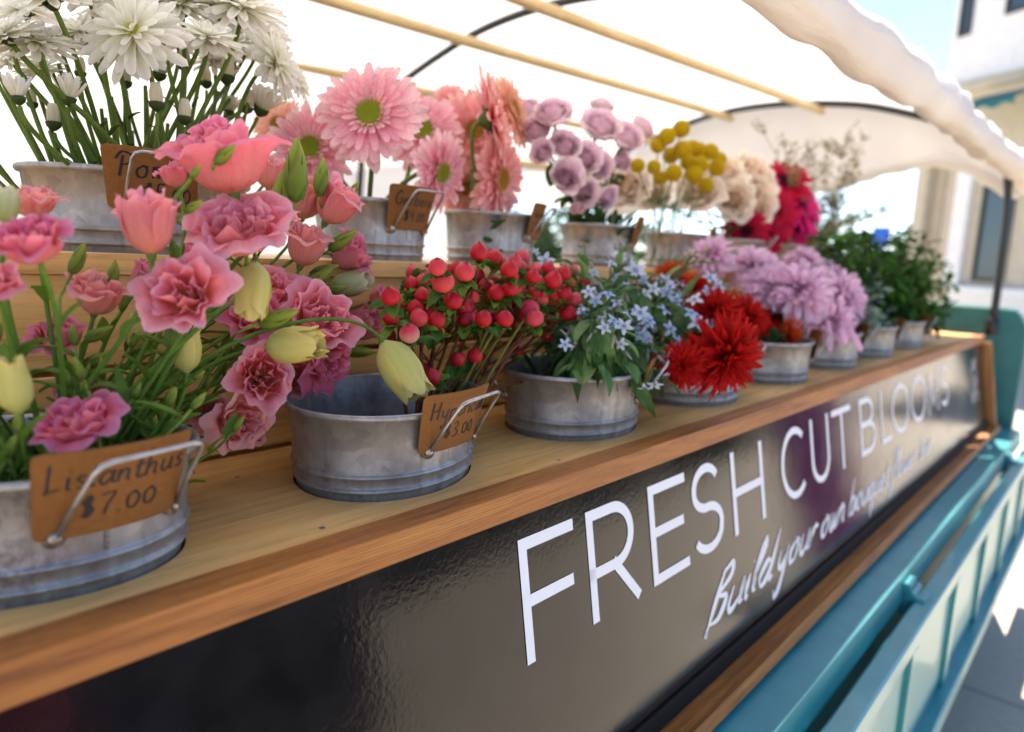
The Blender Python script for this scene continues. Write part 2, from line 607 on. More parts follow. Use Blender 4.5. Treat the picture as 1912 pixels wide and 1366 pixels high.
def h_gerbera(tip, base, mid, seed):
    global NR
    NR = np.random.RandomState(seed)
    a = Acc()
    tip, base, mid = map(np.array, (tip, base, mid))
    for ring, (n, L, W, e0, e1, r0, z0) in enumerate([(28, .80, .205, -.10, -.02, .20, -.02), (28, .75, .195, .06, .04, .20, .02),
                                                     (30, .54, .14, .22, .22, .20, .05), (30, .30, .075, .5, .55, .19, .07), (34, .16, .05, .8, 1.0, .18, .08)]):
        for i in range(n):
            if NR.rand() < .05:
                continue
            az = (i + .5 * (ring % 2) + NR.uniform(-.34, .34)) * 6.283 / n
            k = NR.uniform(.82, 1.08)
            strap(a, L * k, W * NR.uniform(.85, 1.1), e0 + NR.uniform(-.10, .10), e1 + NR.uniform(-.32, .20), az, r0, z0, NR.uniform(.05, .18),
                  base if ring < 3 else mid, tip if ring < 2 else (mid * .5 + tip * .5), 7, 4, 'strap', .006, side=NR.uniform(-.06, .06), jit=.12)
    return a
def h_gerbera_core(c_in, c_out, seed=1):
    a = Acc()
    lathe(a, [(.255, .03), (.225, .085), (.15, .10), (.06, .085), (.0, .075)], 26, c_in)
    for i in range(170):
        q = i / 170
        r = .25 * math.sqrt(q)
        th = i * 2.39996
        c = np.array(c_in) * (1 - q ** 2) + np.array(c_out) * q ** 2
        x, y = r * math.cos(th), r * math.sin(th)
        h = .04 + .03 * q
        s = .011
        z = .075 + .02 * math.sin(q * 3)
        a.add([(x - s, y - s, z), (x + s, y - s, z), (x + s, y + s, z), (x - s, y + s, z), (x, y, z + h)], [(0, 1, 4), (1, 2, 4), (2, 3, 4), (3, 0, 4)], c * (1 + R.uniform(-.15, .15)))
    return a
def h_back(c=GREEN, r=.23):
    a = Acc()
    lathe(a, [(.05, -.22), (.09, -.20), (r * .8, -.10), (r, -.02), (r * .7, .01)], 14, c)
    for i in range(26):
        strap(a, .13, .05, -.6 if i % 2 else .1, .2, i * 6.283 / 26, r * .75, -.09 + .03 * (i % 2), .2, np.array(c) * .8, np.array(c) * 1.2, 4, 3, 'lance')
    return a

def h_mum(seed, half=False):
    global NR
    NR = np.random.RandomState(seed)
    a = Acc()
    w0, w1 = (.84, .84, .66), (.90, .88, .86)
    rings = [(17, .92, .25, -.18, -.22, .10, 0), (17, .86, .24, .10, -.08, .10, .03), (15, .72, .19, .42, .10, .10, .06), (13, .55, .16, .75, .45, .08, .08), (10, .36, .12, 1.05, .95, .05, .1)]
    if half:
        rings = [(15, .80, .22, .95, 1.2, .10, 0), (13, .76, .20, 1.15, 1.35, .08, .03), (10, .6, .18, 1.3, 1.5, .05, .05)]
    for ring, (n, L, W, e0, e1, r0, z0) in enumerate(rings):
        for i in range(n):
            az = (i + .5 * (ring % 2) + NR.uniform(-.3, .3)) * 6.283 / n
            strap(a, L * NR.uniform(.82, 1.06), W * NR.uniform(.85, 1.12), e0 + NR.uniform(-.15, .15), e1 + NR.uniform(-.3, .22), az, r0, z0,
                  NR.uniform(.1, .28), w0, w1, 7, 5, 'strap', .008, tw=NR.uniform(-.25, .25), side=NR.uniform(-.08, .08), jit=.03)
    return a
def h_mum_core():
    a = Acc()
    for i in range(70):
        q = i / 70
        r = .15 * math.sqrt(q)
        th = i * 2.39996
        x, y, s = r * math.cos(th), r * math.sin(th), .014
        z = .12 + .05 * (1 - q)
        c = np.array((.55, .62, .07)) * (1 - q) + np.array((.78, .68, .12)) * q
        a.add([(x - s, y - s, z), (x + s, y - s, z), (x + s, y + s, z), (x - s, y + s, z), (x, y, z + .05)], [(0, 1, 4), (1, 2, 4), (2, 3, 4), (3, 0, 4)], c)
    return a
def h_mumbud(seed):
    global NR
    NR = np.random.RandomState(seed)
    a = Acc()
    for i in range(14):
        strap(a, 1.9, .42, 1.25, 2.0, i * 6.283 / 14, .40, -.1, .25, (.80, .74, .52), (.84, .80, .70), 7, 4, 'strap', .01, jit=.05)
    for i in range(7):
        strap(a, 1.8, .36, 1.45, 1.9, i * .9, .24, 0, .25, (.8, .75, .5), (.84, .8, .7), 6, 4, 'strap', .01)
    return a
def h_mumcup():
    a = Acc()
    lathe(a, [(.06, -.5), (.22, -.42), (.48, -.18), (.56, .12), (.50, .16)], 14, (.05, .075, .02))
    for i in range(14):
        strap(a, .42, .22, 1.1, 1.5, i * 6.283 / 14, .44, -.2, .2, (.035, .05, .012), (.09, .11, .03), 4, 3, 'lance')
    return a

def h_lisi(seed, o=.6, inner=(.74, .17, .30), base=(.74, .50, .20), edge=(.80, .26, .40), ruf=.05):
    "lisianthus bloom, o = 0 closed cup .. 1 wide open; unit = outer radius when open"
    global NR
    NR = np.random.RandomState(seed)
    a = Acc()
    inner, base, edge = map(np.array, (inner, base, edge))
    dp = inner * np.array((.86, .62, .80))
    def ring(n, r_lip, z_lip, r_mid, z_mid, span, rf, c, off, curl=0.0):
        n += NR.randint(-1, 2) if n > 3 else 0
        off += NR.uniform(0, 6)
        for i in range(n):
            k = NR.uniform(.9, 1.08)
            lipr = r_lip * NR.uniform(.80, 1.18)
            lz = z_lip * NR.uniform(.84, 1.10)
            pr = [(.05, 0), (r_mid * .72 * k, z_mid * .38), (r_mid * k, z_mid), (lipr * .92, lz * .96)]
            cu = curl * NR.uniform(.4, 2.4)
            pr.append((lipr * (1.0 + cu), lz * (1 - .45 * cu)))
            shell(a, off + i * 6.283 / n + NR.uniform(-.18, .18), span, pr, .22, rf, base, c * NR.uniform(.85, 1.1), edge * NR.uniform(.82, 1.1), 10, 17, .09, 0.0, NR.uniform(.8, 1.3))
    H = 1.25 - .45 * o
    ring(5, .44 + .62 * o, H * (1.0 - .22 * o), .44 + .30 * o, H * .50, 2.0, ruf * 1.2, inner, 0, .10 + .12 * o)
    ring(4, .38 + .44 * o, H * (1.06 - .08 * o), .40 + .20 * o, H * .55, 2.2, ruf * 1.3, inner * .97, .6, .05)
    ring(3, .26 + .28 * o, H * 1.06, .30 + .12 * o, H * .56, 2.5, ruf * 1.3, dp * 1.04, .2)
    ring(3, .12 + .12 * o, H * .96, .18 + .05 * o, H * .52, 2.4, ruf * .9, dp, .9)
    return a
def h_lisicup(o=.5):
    a = Acc()
    calyx(a, 5, .62, .09, 1.25 - .5 * o, 1.0, .05, 0, (.14, .22, .05), .13)
    return a
def h_tulip(seed, c0=(.62, .62, .20), c1=(.82, .70, .20), ce=(.84, .72, .26)):
    "half open pale yellow bud, height about 2, radius about .6"
    global NR
    NR = np.random.RandomState(seed)
    a = Acc()
    for r_, n, of, k in ((.58, 4, 0, 1.0), (.50, 4, .75, 1.03), (.36, 3, .3, .98)):
        for i in range(n):
            lip = r_ * NR.uniform(.68, .98)
            shell(a, of + i * 6.283 / n + NR.uniform(-.2, .2), 2.0, [(.06, 0), (r_ * .85, .45 * k), (r_ * 1.02, 1.1 * k), (r_ * .86, 1.65 * k), (lip, 2.0 * k * NR.uniform(.9, 1.06))],
                  .32, .035, c0, c1, ce, 10, 9)
    return a
def h_bud(seed, c0=(.11, .19, .03), c1=(.38, .44, .06)):
    "tight twisted green bud, height about 2"
    a = Acc()
    nu, nv = 14, 15
    s = np.linspace(0, 1, nu)
    pr = np.interp(s, [0, .08, .3, .55, .8, 1], [.04, .24, .36, .33, .20, .05])
    th = np.linspace(0, 2 * np.pi, nv, endpoint=False)
    tw = th[None] + 2.2 * s[:, None]
    rr = pr[:, None] * (1 + .13 * np.abs(np.sin(1.5 * th))[None])
    V = np.stack([rr * np.cos(tw), rr * np.sin(tw), 2.0 * s[:, None] + 0 * tw], -1)
    C = np.asarray(c0) * (1 - s[:, None, None]) + np.asarray(c1) * s[:, None, None] + 0 * th[None, :, None]
    C = C * (1 - .28 * (np.abs(np.sin(1.5 * th)) < .25)[None, :, None])
    a.add(V.reshape(-1, 3), gf(nu, nv, True), C.reshape(-1, 3))
    for i in range(5):
        strap(a, 1.5, .13, 1.35, 1.62, i * 1.2566, .22, -.02, .1, (.06, .12, .02), (.10, .18, .03), 6, 3, 'lance')
    return a

def h_rose(seed, c_in, c_out, c_back, rows=5, ruf=.02, curl=.16):
    global NR
    NR = np.random.RandomState(seed)
    a = Acc()
    c_in, c_out = np.array(c_in), np.array(c_out)
    tot = 0
    for k in range(rows + 3):
        q = k / (rows + 2)
        rl = .07 + .86 * q ** .9
        rm = .10 + .74 * q ** .95
        h = 1.10 - .42 * q ** 1.7
        n = 3 if k < 2 else (4 if k < 5 else 5)
        for i in range(n):
            c = c_in * (1 - q) + c_out * q
            cu = curl * q * NR.uniform(.5, 1.5)
            lip = rl * NR.uniform(.92, 1.05)
            shell(a, tot + i * 6.283 / n + NR.uniform(-.15, .15), 6.283 / n * 1.55, [(.05, 0), (rm * .8, .28 * h), (rm * 1.02, .62 * h), (lip, h * .94), (lip * (1 + cu), h * (1.0 - .5 * cu))],
                  .13, ruf * (.5 + q), c * .85, c, c * 1.08, 8, 11, .05)
        tot += 1.05
    return a
def h_sep(c=(.06, .13, .025)):
    a = Acc()
    lathe(a, [(.05, -.22), (.13, -.12), (.16, 0), (.1, .06)], 10, c)
    for i in range(5):
        strap(a, .62, .2, .35, -.5, i * 1.2566, .1, 0, .2, c, np.array(c) * 1.4, 6, 3, 'lance')
    return a

def h_ball(seed):
    "craspedia: a ball of hundreds of tiny florets"
    a = Acc()
    n = 230
    lathe(a, [(.02, -.86)] + [(.86 * math.sin(q), -.86 * math.cos(q)) for q in np.linspace(.2, 2.95, 12)] + [(.01, .86)], 18, (.50, .33, .008))
    rr = random.Random(seed)
    for i in range(n):
        z = 1 - 2 * (i + .5) / n
        r = math.sqrt(1 - z * z)
        th = i * 2.39996
        d = np.array((r * math.cos(th), r * math.sin(th), z))
        u = nrm(np.cross(d, (0.3, .2, 1)))
        v = np.cross(d, u)
        p = d * .84
        s, h = .075, .14 + rr.uniform(0, .05)
        c = np.array((.64, .44, .012)) * rr.uniform(.75, 1.15)
        V = [p + s * (math.cos(k * 1.0472) * u + math.sin(k * 1.0472) * v) for k in range(6)] + [p + d * h * .75 + s * .62 * (math.cos(k * 1.0472) * u + math.sin(k * 1.0472) * v) for k in range(6)] + [p + d * h]
        f = [(k, (k + 1) % 6, 6 + (k + 1) % 6, 6 + k) for k in range(6)] + [(6 + k, 6 + (k + 1) % 6, 12) for k in range(6)]
        C = np.array([c * .6] * 6 + [c] * 6 + [c * 1.2])
        a.add(V, f, C)
    return a

def h_spider(seed, c0, c1, n=130, W=.12, lo=-.75, L=.82, shape='lance', cup=.25, curl=.5, bend=0.0):
    "many-petalled pompon / spider head"
    global NR
    NR = np.random.RandomState(seed)
    a = Acc()
    c0, c1 = np.array(c0), np.array(c1)
    for i in range(n):
        q = (i + .5) / n
        el = math.asin(max(-1, min(1, 1 - (1 - lo) * q)))
        az = i * 2.39996 + NR.uniform(-.2, .2)
        r0 = .16 * math.cos(el)
        k = .62 + .38 * min(1, q * 2.0)
        strap(a, L * k * NR.uniform(.82, 1.12), W * NR.uniform(.8, 1.2), el + NR.uniform(-.12, .12) + bend, el - curl * NR.uniform(.2, 1.2), az, r0, .16 * math.sin(el),
              cup, c0 * NR.uniform(.75, 1.1), c1, 7, 3, shape, .004, side=NR.uniform(-.18, .18), tw=NR.uniform(-.4, .4), jit=.15)
    lathe(a, [(.0, -.16), (.12, -.1), (.15, 0), (.1, .1), (0, .15)], 8, c0 * .6)
    return a

def h_star(seed):
    "five-petalled sky-blue flower"
    global NR
    NR = np.random.RandomState(seed)
    a = Acc()
    pale = NR.uniform(0, 1)
    pale = pale ** .6
    c1 = np.array((.26, .47, .80)) * (1 - pale) + np.array((.80, .79, .88)) * pale
    for i in range(5):
        strap(a, 1.0, .50, .55, -.35 + NR.uniform(-.9, .5), i * 1.2566 + NR.uniform(-.1, .1), .08, 0, .14, c1 * .9, c1, 7, 5, 'oval', .02)
    return a
def h_star_core():
    a = Acc()
    for i in range(5):
        strap(a, .3, .17, 1.1, 1.4, i * 1.2566 + .6, .1, .05, .2, (.05, .18, .45), (.12, .32, .62), 4, 3, 'oval')
    lathe(a, [(.1, .02), (.12, .12), (.05, .24), (0, .26)], 8, (.70, .70, .66))
    return a

def h_berry(kind, seed):
    a = Acc()
    rr = random.Random(seed)
    base, top = {'r': ((.56, .016, .026), (.46, .008, .020)), 'd': ((.34, .006, .014), (.28, .004, .012)), 'p': ((.74, .10, .085), (.62, .035, .055)),
                 'k': ((.66, .08, .10), (.56, .04, .07)), 'y': ((.80, .52, .17), (.66, .08, .06)), 'w': ((.80, .55, .40), (.60, .04, .07))}[kind]
    nu, nv = 16, 21
    s = np.linspace(0, 1, nu)
    th = np.linspace(0, 2 * np.pi, nv, endpoint=False)
    rp = np.sin(np.pi * s ** .92) ** .62
    rp[-1] = .03
    rp[0] = .1
    seam = np.abs(np.sin(1.5 * th + .3))
    rr_ = rp[:, None] * (1 - .06 * (1 - seam[None]) ** 6 * np.sin(np.pi * s)[:, None])
    z = -1 + 2.12 * s
    z[-1] += .10
    V = np.stack([rr_ * np.cos(th), rr_ * np.sin(th), z[:, None] + 0 * th], -1)
    b, t_ = np.array(base), np.array(top)
    q = np.clip((s - .1) / .75, 0, 1)[:, None, None]
    C = (b * (1 - q) + t_ * q) * (1 - .38 * (1 - seam[None, :, None]) ** 8)
    C = np.broadcast_to(C, (nu, nv, 3)).copy()
    C[-1] = (.10, .02, .02)
    C[0] = (.2, .16, .05)
    a.add(V.reshape(-1, 3), gf(nu, nv, True), C.reshape(-1, 3))
    for i in range(3):
        an = i * 2.094 + .4
        tube(a, [(0, 0, 1.15), (.07 * math.cos(an), .07 * math.sin(an), 1.28)], .03, .012, (.06, .015, .015), n=4)
    return a
def h_sepal():
    a = Acc()
    for i in range(5):
        strap(a, 1.05, .62, .55, .1 + R.uniform(-.5, .3), i * 1.2566, .15, -1.02, .2, (.10, .19, .035), (.17, .27, .05), 6, 4, 'oval', .02)
    return a

# ------------------------------------------------------------------ ground
def ground_mat():
    m, t, p, out = new_mat('pale_concrete')
    v = coords(t)
    n = noise(t, v, .5, 5, .6)
    n2 = noise(t, v, 30, 4, .65)
    br = N(t, 'ShaderNodeTexBrick')
    t.links.new(v, br.inputs['Vector'])
    br.offset = 0.0
    br.inputs['Scale'].default_value = 1.0
    br.inputs['Brick Width'].default_value = 1.5
    br.inputs['Row Height'].default_value = 1.5
    br.inputs['Mortar Size'].default_value = .008
    br.inputs['Color1'].default_value = (1, 1, 1, 1)
    br.inputs['Color2'].default_value = (.94, .93, .91, 1)
    br.inputs['Mortar'].default_value = (.55, .53, .5, 1)
    r = ramp(t, n.outputs[0], [(.3, (.42, .36, .285)), (.7, (.52, .45, .36))])
    r2 = ramp(t, n2.outputs[0], [(.3, (.88, .88, .88)), (.7, (1.05, 1.05, 1.05))])
    c = mixc(t, 1.0, r.outputs[0], r2.outputs[0], 'MULTIPLY')
    c = mixc(t, 1.0, c, br.outputs[0], 'MULTIPLY')
    t.links.new(c, p.inputs['Base Color'])
    p.inputs['Roughness'].default_value = .85
    bump(t, p, n2.outputs[0], .2, .004)
    return m
a = Acc()
a.add([(-250, -250, GZ), (250, -250, GZ), (250, 250, GZ), (-250, 250, GZ)], [(0, 1, 2, 3)], (.5, .5, .5))
g = obj('ground', a.mesh('ground', ground_mat(), False))
g['kind'] = 'structure'
g['label'] = 'pale sunlit concrete paving'

# ------------------------------------------------------------------ truck
XA, XB = -2.25, 2.26       # display stand ends
truck = thing('flower_truck', (0.3, 1.0, GZ), 'teal painted flat bed truck with its side gate folded down below the sign', 'truck')
TO = np.array([0.3, 1.0, GZ])
def tpart(name, fn, mat, parent=None, origin=None):
    acc = Acc()
    fn(acc)
    o = np.array(origin if origin is not None else TO, float)
    for i in range(len(acc.v)):
        acc.v[i] = acc.v[i] - o
    return obj(name, acc.mesh(name, mat, False), parent)
YZ = ((((0, 0, 1), (1, 0, 0), (0, 1, 0))), (0, 0, 0))   # local (a, b, c) -> world (c, a, b)
FYZ = (np.array([[0, 0, 1], [1, 0, 0], [0, 1, 0]], float), np.zeros(3))
def yz_prism(acc, poly, x0, x1, bev=.002, c=(.5, .5, .5)):
    prism(acc, poly, x0, x1, c, 0, bev, FYZ)
tpart('side_rail', lambda q: yz_prism(q, [(-.170, -.470), (.0, -.470), (.0, -.4085), (-.165, -.4085)], -2.7, 2.42, .004), M_TEAL, truck)
tpart('bed_side', lambda q: (yz_prism(q, [(-.120, -.93), (.02, -.93), (.02, -.472), (-.120, -.472)], -2.7, 2.42, .004)), M_TEAL, truck)
tpart('far_side', lambda q: yz_prism(q, [(2.16, -.93), (2.22, -.93), (2.22, .05), (2.16, .05)], -2.7, 2.36, .004), M_TEAL, truck)
tpart('bed_floor', lambda q: box(q, (-2.7, .022, -.93), (2.36, 2.158, -.86)), M_BLACK, truck)
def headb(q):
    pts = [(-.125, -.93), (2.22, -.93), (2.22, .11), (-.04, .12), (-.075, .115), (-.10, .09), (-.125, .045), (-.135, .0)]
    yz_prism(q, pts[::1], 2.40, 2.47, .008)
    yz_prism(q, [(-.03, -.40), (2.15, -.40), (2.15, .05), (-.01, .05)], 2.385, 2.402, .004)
tpart('headboard', headb, M_TEAL_SHADED, truck)
def gate(q):
    box(q, (-2.65, -.230, -.505), (2.62, -.190, -.460), bev=.004)
    box(q, (-2.65, -.252, -.850), (2.62, -.190, -.795), bev=.004)
    box(q, (-2.65, -.219, -.7945), (2.62, -.195, -.5055))
    for k in range(15):
        x = -2.64 + .47 * k
        if x < 2.55:
            box(q, (x, -.229, -.7943), (x + .05, -.2195, -.5057), bev=.002)
gt = tpart('drop_gate', gate, M_TEAL, truck)
for hx in (-1.36, .36, 1.95):
    def hinge(q, hx=hx):
        box(q, (hx - .03, -.182, -.50), (hx + .03, -.166, -.424), bev=.003)
        box(q, (hx - .025, -.212, -.47), (hx + .025, -.180, -.452), bev=.003)
        tube(q, [(hx - .035, -.186, -.447), (hx + .035, -.186, -.447)], .008, n=12)
    tpart('hinge', hinge, M_TEAL, truck)
for wx in (-1.6, 1.9):
    def wheel(q, wx=wx):
        pr = [(.10, .09), (.17, .10), (.20, .085), (.275, .085), (.29, .06), (.29, -.06), (.275, -.085), (.1, -.085)]
        acc = Acc()
        lathe(acc, pr, 36)
        v = acc.v[0]
        q.add(np.column_stack([v[:, 0] + wx, v[:, 2] + .42, v[:, 1] + GZ + .29]), acc.f, (.1, .1, .1))
    tpart('wheel', wheel, M_GAP, truck)

# ------------------------------------------------------------------ display stand
LEAN = rad(9.75)
PN = np.array([0, -math.cos(LEAN), math.sin(LEAN)])      # sign normal, towards the street
PD = np.array([0, -math.sin(LEAN), -math.cos(LEAN)])     # down the sign
PO = np.array([0, .006, 0])
def PL(x, t, s):
    return PO + np.array([x, 0, 0]) + PD * t + PN * s
def lean_prism(acc, poly, x0, x1, bev=.0015):
    "polygon in (s, t) on the leaning front"
    pts = [((PO + PD * t + PN * s)[1], (PO + PD * t + PN * s)[2]) for s, t in poly]
    ar = sum(pts[i][0] * pts[(i + 1) % len(pts)][1] - pts[(i + 1) % len(pts)][0] * pts[i][1] for i in range(len(pts)))
    yz_prism(acc, pts if ar > 0 else pts[::-1], x0, x1, bev)

TUB_A, TUB_B, TUB_S, TUB_Z = .135, .106, .885, .090
LOW = [(-1.2245, .165, -36.5), (-.860, .160, 27.1), (-.500, .159, 14.9), (-.136, .159, 14), (.236, .158, 12), (.606, .158, 10), (.975, .158, 8), (1.345, .158, 8)]
UPZ = .233
UPP = [(-1.005, .450, 14), (-.660, .450, 12), (-.385, .450, 10), (-.035, .450, 8), (.325, .450, 8), (.685, .450, 6), (1.045, .450, 6), (1.405, .450, 6)]
UPS = .76
stand = thing('display_stand', (0, .3, -.4), 'two tier wooden flower stand of pine boards framed in orange cedar', 'display stand')
SO = np.array([0, .3, -.4])
def spart(name, fn, mat, smooth=False):
    acc = Acc()
    fn(acc)
    for i in range(len(acc.v)):
        acc.v[i] = acc.v[i] - SO
    return obj(name, acc.mesh(name, mat, smooth), stand)

def oval(x, y, rot, k, n=44):
    th = np.linspace(0, 2 * np.pi, n, endpoint=False)
    c, s = math.cos(rad(rot)), math.sin(rad(rot))
    X, Y = TUB_A * k * np.cos(th), TUB_B * k * np.sin(th)
    return np.column_stack([x + X * c - Y * s, y + X * s + Y * c])

def holed_board(name, x0, x1, y0, y1, zt, th, holes):
    import bmesh
    bm = bmesh.new()
    edges = []
    def loop(P):
        vs_ = [bm.verts.new((p[0], p[1], zt)) for p in P]
        for i in range(len(vs_)):
            edges.append(bm.edges.new((vs_[i], vs_[(i + 1) % len(vs_)])))
        return vs_
    nx = 24
    outer = [(x0 + (x1 - x0) * i / nx, y0) for i in range(nx)] + [(x1, y0)] + [(x1 - (x1 - x0) * i / nx, y1) for i in range(nx)] + [(x0, y1)]
    L = [loop(outer)] + [loop(oval(h[0], h[1], h[2], TUB_S * (UPS if zt > .1 and q_ else 1) + .022)) for q_, h in enumerate(holes)]
    bmesh.ops.triangle_fill(bm, use_beauty=True, edges=edges, normal=(0, 0, 1))
    for f in bm.faces:
        if f.normal.z < 0:
            f.normal_flip()
    low = {}
    for lp in L:
        lw = [bm.verts.new((q.co.x, q.co.y, zt - th)) for q in lp]
        for i in range(len(lp)):
            j = (i + 1) % len(lp)
            bm.faces.new((lp[i], lw[i], lw[j], lp[j]) if lp is L[0] else (lp[j], lw[j], lw[i], lp[i]))
    bmesh.ops.translate(bm, verts=bm.verts, vec=tuple(-SO))
    me = bpy.data.meshes.new(name)
    bm.to_mesh(me)
    bm.free()
    me.materials.append(M_PINE)
    return obj(name, me, stand)
holed_board('shelf_board', XA, XB, .0345, .318, 0.0, .022, LOW)
holed_board('shelf_board', XA, XB, .300, .640, UPZ, .020, UPP)
spart('riser_board', lambda q: box(q, (XA, .306, .006), (XB, .324, .1135), bev=.0012), M_PINE)
spart('riser_board', lambda q: box(q, (XA, .306, .1205), (XB, .324, UPZ - .0205), bev=.0012), M_PINE)
spart('back_panel', lambda q: box(q, (XA, .626, -.38), (XB, .640, UPZ - .0205)), M_PINE)
spart('top_trim', lambda q: yz_prism(q, [(-.0042, -.0268), (.0335, -.0268), (.0335, .0005), (.0, .0005)], XA, XB, .0011), M_CEDAR)
spart('bottom_trim', lambda q: lean_prism(q, [(-.02, .386), (.042, .386), (.042, .409), (-.02, .409)], XA, XB), M_CEDAR)
M_CEDAR_V = wood_mat('cedar_post', (.30, .12, .035), (.42, .18, .05), (.50, .23, .07), 2, 1.6, .5, saw=0)
for x in (XA, XB - .034):
    spart('end_post', lambda q, x=x: lean_prism(q, [(-.02, .0295), (.030, .0295), (.030, .3855), (-.02, .3855)], x, x + .034), M_CEDAR_V)

for (nx_, ny_) in ((-1.005, .232), (-.68, .045), (-.33, .250), (.05, .05), (.42, .24), (-1.02, .052)):
    def nail(q, nx_=nx_, ny_=ny_):
        tube(q, [(nx_, ny_, -.001), (nx_, ny_, .0009)], .0026, n=12)
    spart('nail_head', nail, M_RIVET)
# ------------------------------------------------------------------ sign with its lettering
sign = thing('sign_board', (0, -.04, -.2), 'long glossy black sign reading FRESH CUT BLOOMS under the lower shelf', 'sign')
GO = np.array([0, -.04, -.2])
def gpart(name, acc, mat, smooth=False):
    for i in range(len(acc.v)):
        acc.v[i] = acc.v[i] - GO
    return obj(name, acc.mesh(name, mat, smooth), sign)
a = Acc()
lean_prism(a, [(-.006, .028), (0, .028), (0, .3845), (-.006, .3845)], XA + .035, XB - .035, .0006)
gpart('panel', a, M_SIGN)
a = Acc()
lean_prism(a, [(.0005, .358), (.004, .358), (.004, .385), (.0005, .385)], XA + .035, XB - .035, .0006)
gpart('dark_reflection_band', a, M_GAP)  # matte strip painting in the dark shaded reflection along the panel foot

def arc(cx, cy, rx, ry, a0, a1, n=18):
    return [(cx + rx * math.cos(rad(a0 + (a1 - a0) * i / n)), cy + ry * math.sin(rad(a0 + (a1 - a0) * i / n))) for i in range(n + 1)]
CAPS = {
    'F': [[(.0, 0), (.0, 1), (1, 1)], [(0, .49), (.93, .49)]],
    'E': [[(1, 0), (0, 0), (0, 1), (1, 1)], [(0, .52), (.9, .52)]],
    'R': [[(0, 0), (0, 1), (.5, 1)] + arc(.52, .71, .42, .29, 80, -80) + [(.5, .42), (0, .42)], [(.52, .42), (1, 0)]],
    'S': [arc(.5, .745, .44, .255, 28, 180, 12) + arc(.5, .72, .44, .21, 190, 262, 8) + arc(.5, .28, .5, .235, 82, -20, 10) + arc(.5, .255, .5, .255, -22, -152, 14)],
    'H': [[(0, 0), (0, 1)], [(1, 0), (1, 1)], [(0, .5), (1, .5)]],
    'C': [arc(.55, .5, .55, .5, 48, 312, 30)],
    'U': [[(0, 1)] + arc(.5, .36, .5, .36, 180, 360, 20) + [(1, 1)]],
    'T': [[(.5, 0), (.5, .96)], [(0, 1), (1, 1)]],
    'B': [[(0, 0), (0, 1), (.5, 1)] + arc(.52, .77, .38, .23, 80, -80, 12) + [(.5, .54), (0, .54)], [(.5, .54)] + arc(.54, .27, .46, .27, 80, -80, 14) + [(.5, 0), (0, 0)]],
    'L': [[(0, 1), (0, 0), (1, 0)]],
    'O': [arc(.5, .5, .5, .5, 0, 352, 40) + [(1.0, .499)]],
    'M': [[(0, 0), (.04, 1), (.5, .18), (.96, 1), (1, 0)]],
}
def ribbon(acc, P, hws, place, th, c=(.8, .8, .8)):
    "flat ribbon along 2-D points; place(x, y, off) -> world"
    P = np.asarray(P, float)
    keep = [0] + [i for i in range(1, len(P)) if np.linalg.norm(P[i] - P[i - 1]) > 1e-7]
    P = P[keep]
    n = len(P)
    if n < 2:
        return
    hws = np.broadcast_to(np.asarray(hws, float), (n,)) if np.ndim(hws) == 0 else np.interp(np.linspace(0, 1, n), np.linspace(0, 1, len(hws)), hws)
    d = np.diff(P, axis=0)
    d /= np.linalg.norm(d, axis=1)[:, None]
    nn = np.column_stack([-d[:, 1], d[:, 0]])
    m = np.concatenate([nn[:1], nn[:-1] + nn[1:], nn[-1:]])
    for i in range(n):
        ref = nn[min(i, n - 2)]
        k = m[i] @ ref
        m[i] = m[i] / max(k, .35) if abs(k) > 1e-6 else ref
    Lf, Rt = P + m * hws[:, None], P - m * hws[:, None]
    V = [place(q[0], q[1], th) for q in Lf] + [place(q[0], q[1], th) for q in Rt]
    f = [(i, n + i, n + i + 1, i + 1) for i in range(n - 1)]
    acc.add(V, f, c)

LX = [('F', -.812, -.713), ('R', -.687, -.577), ('E', -.542, -.438), ('S', -.424, -.318), ('H', -.281, -.152), ('C', -.068, .064), ('U', .094, .206), ('T', .228, .362),
      ('B', .431, .556), ('L', .612, .700), ('O', .722, .905), ('O', .935, 1.118), ('M', 1.152, 1.300), ('S', 1.345, 1.462)]
HW = .0068
k = 0
a = Acc()
for n_l, (ch, x0, x1) in enumerate(LX):
    if n_l in (5, 8):
        gpart('word_lettering', a, M_LETTER)
        a = Acc()
    t0, t1 = .0545 + HW, .1925 - HW
    for st in CAPS[ch]:
        k += 1
        q = [(x0 + HW + (x1 - x0 - 2 * HW) * x, -(t1 + (t0 - t1) * y)) for x, y in st]
        # square ends: extend
        q = [np.array(s) for s in q]
        q[0] = q[0] + nrm(q[0] - q[1]) * (HW if ch in 'FERHTBLMU' else 0)
        q[-1] = q[-1] + nrm(q[-1] - q[-2]) * (HW if ch in 'FERHTBLMU' else 0)
        ribbon(a, q, HW, lambda x, y, o: PL(x, -y, o), .0008 + .00012 * (k % 3))
gpart('word_lettering', a, M_LETTER)

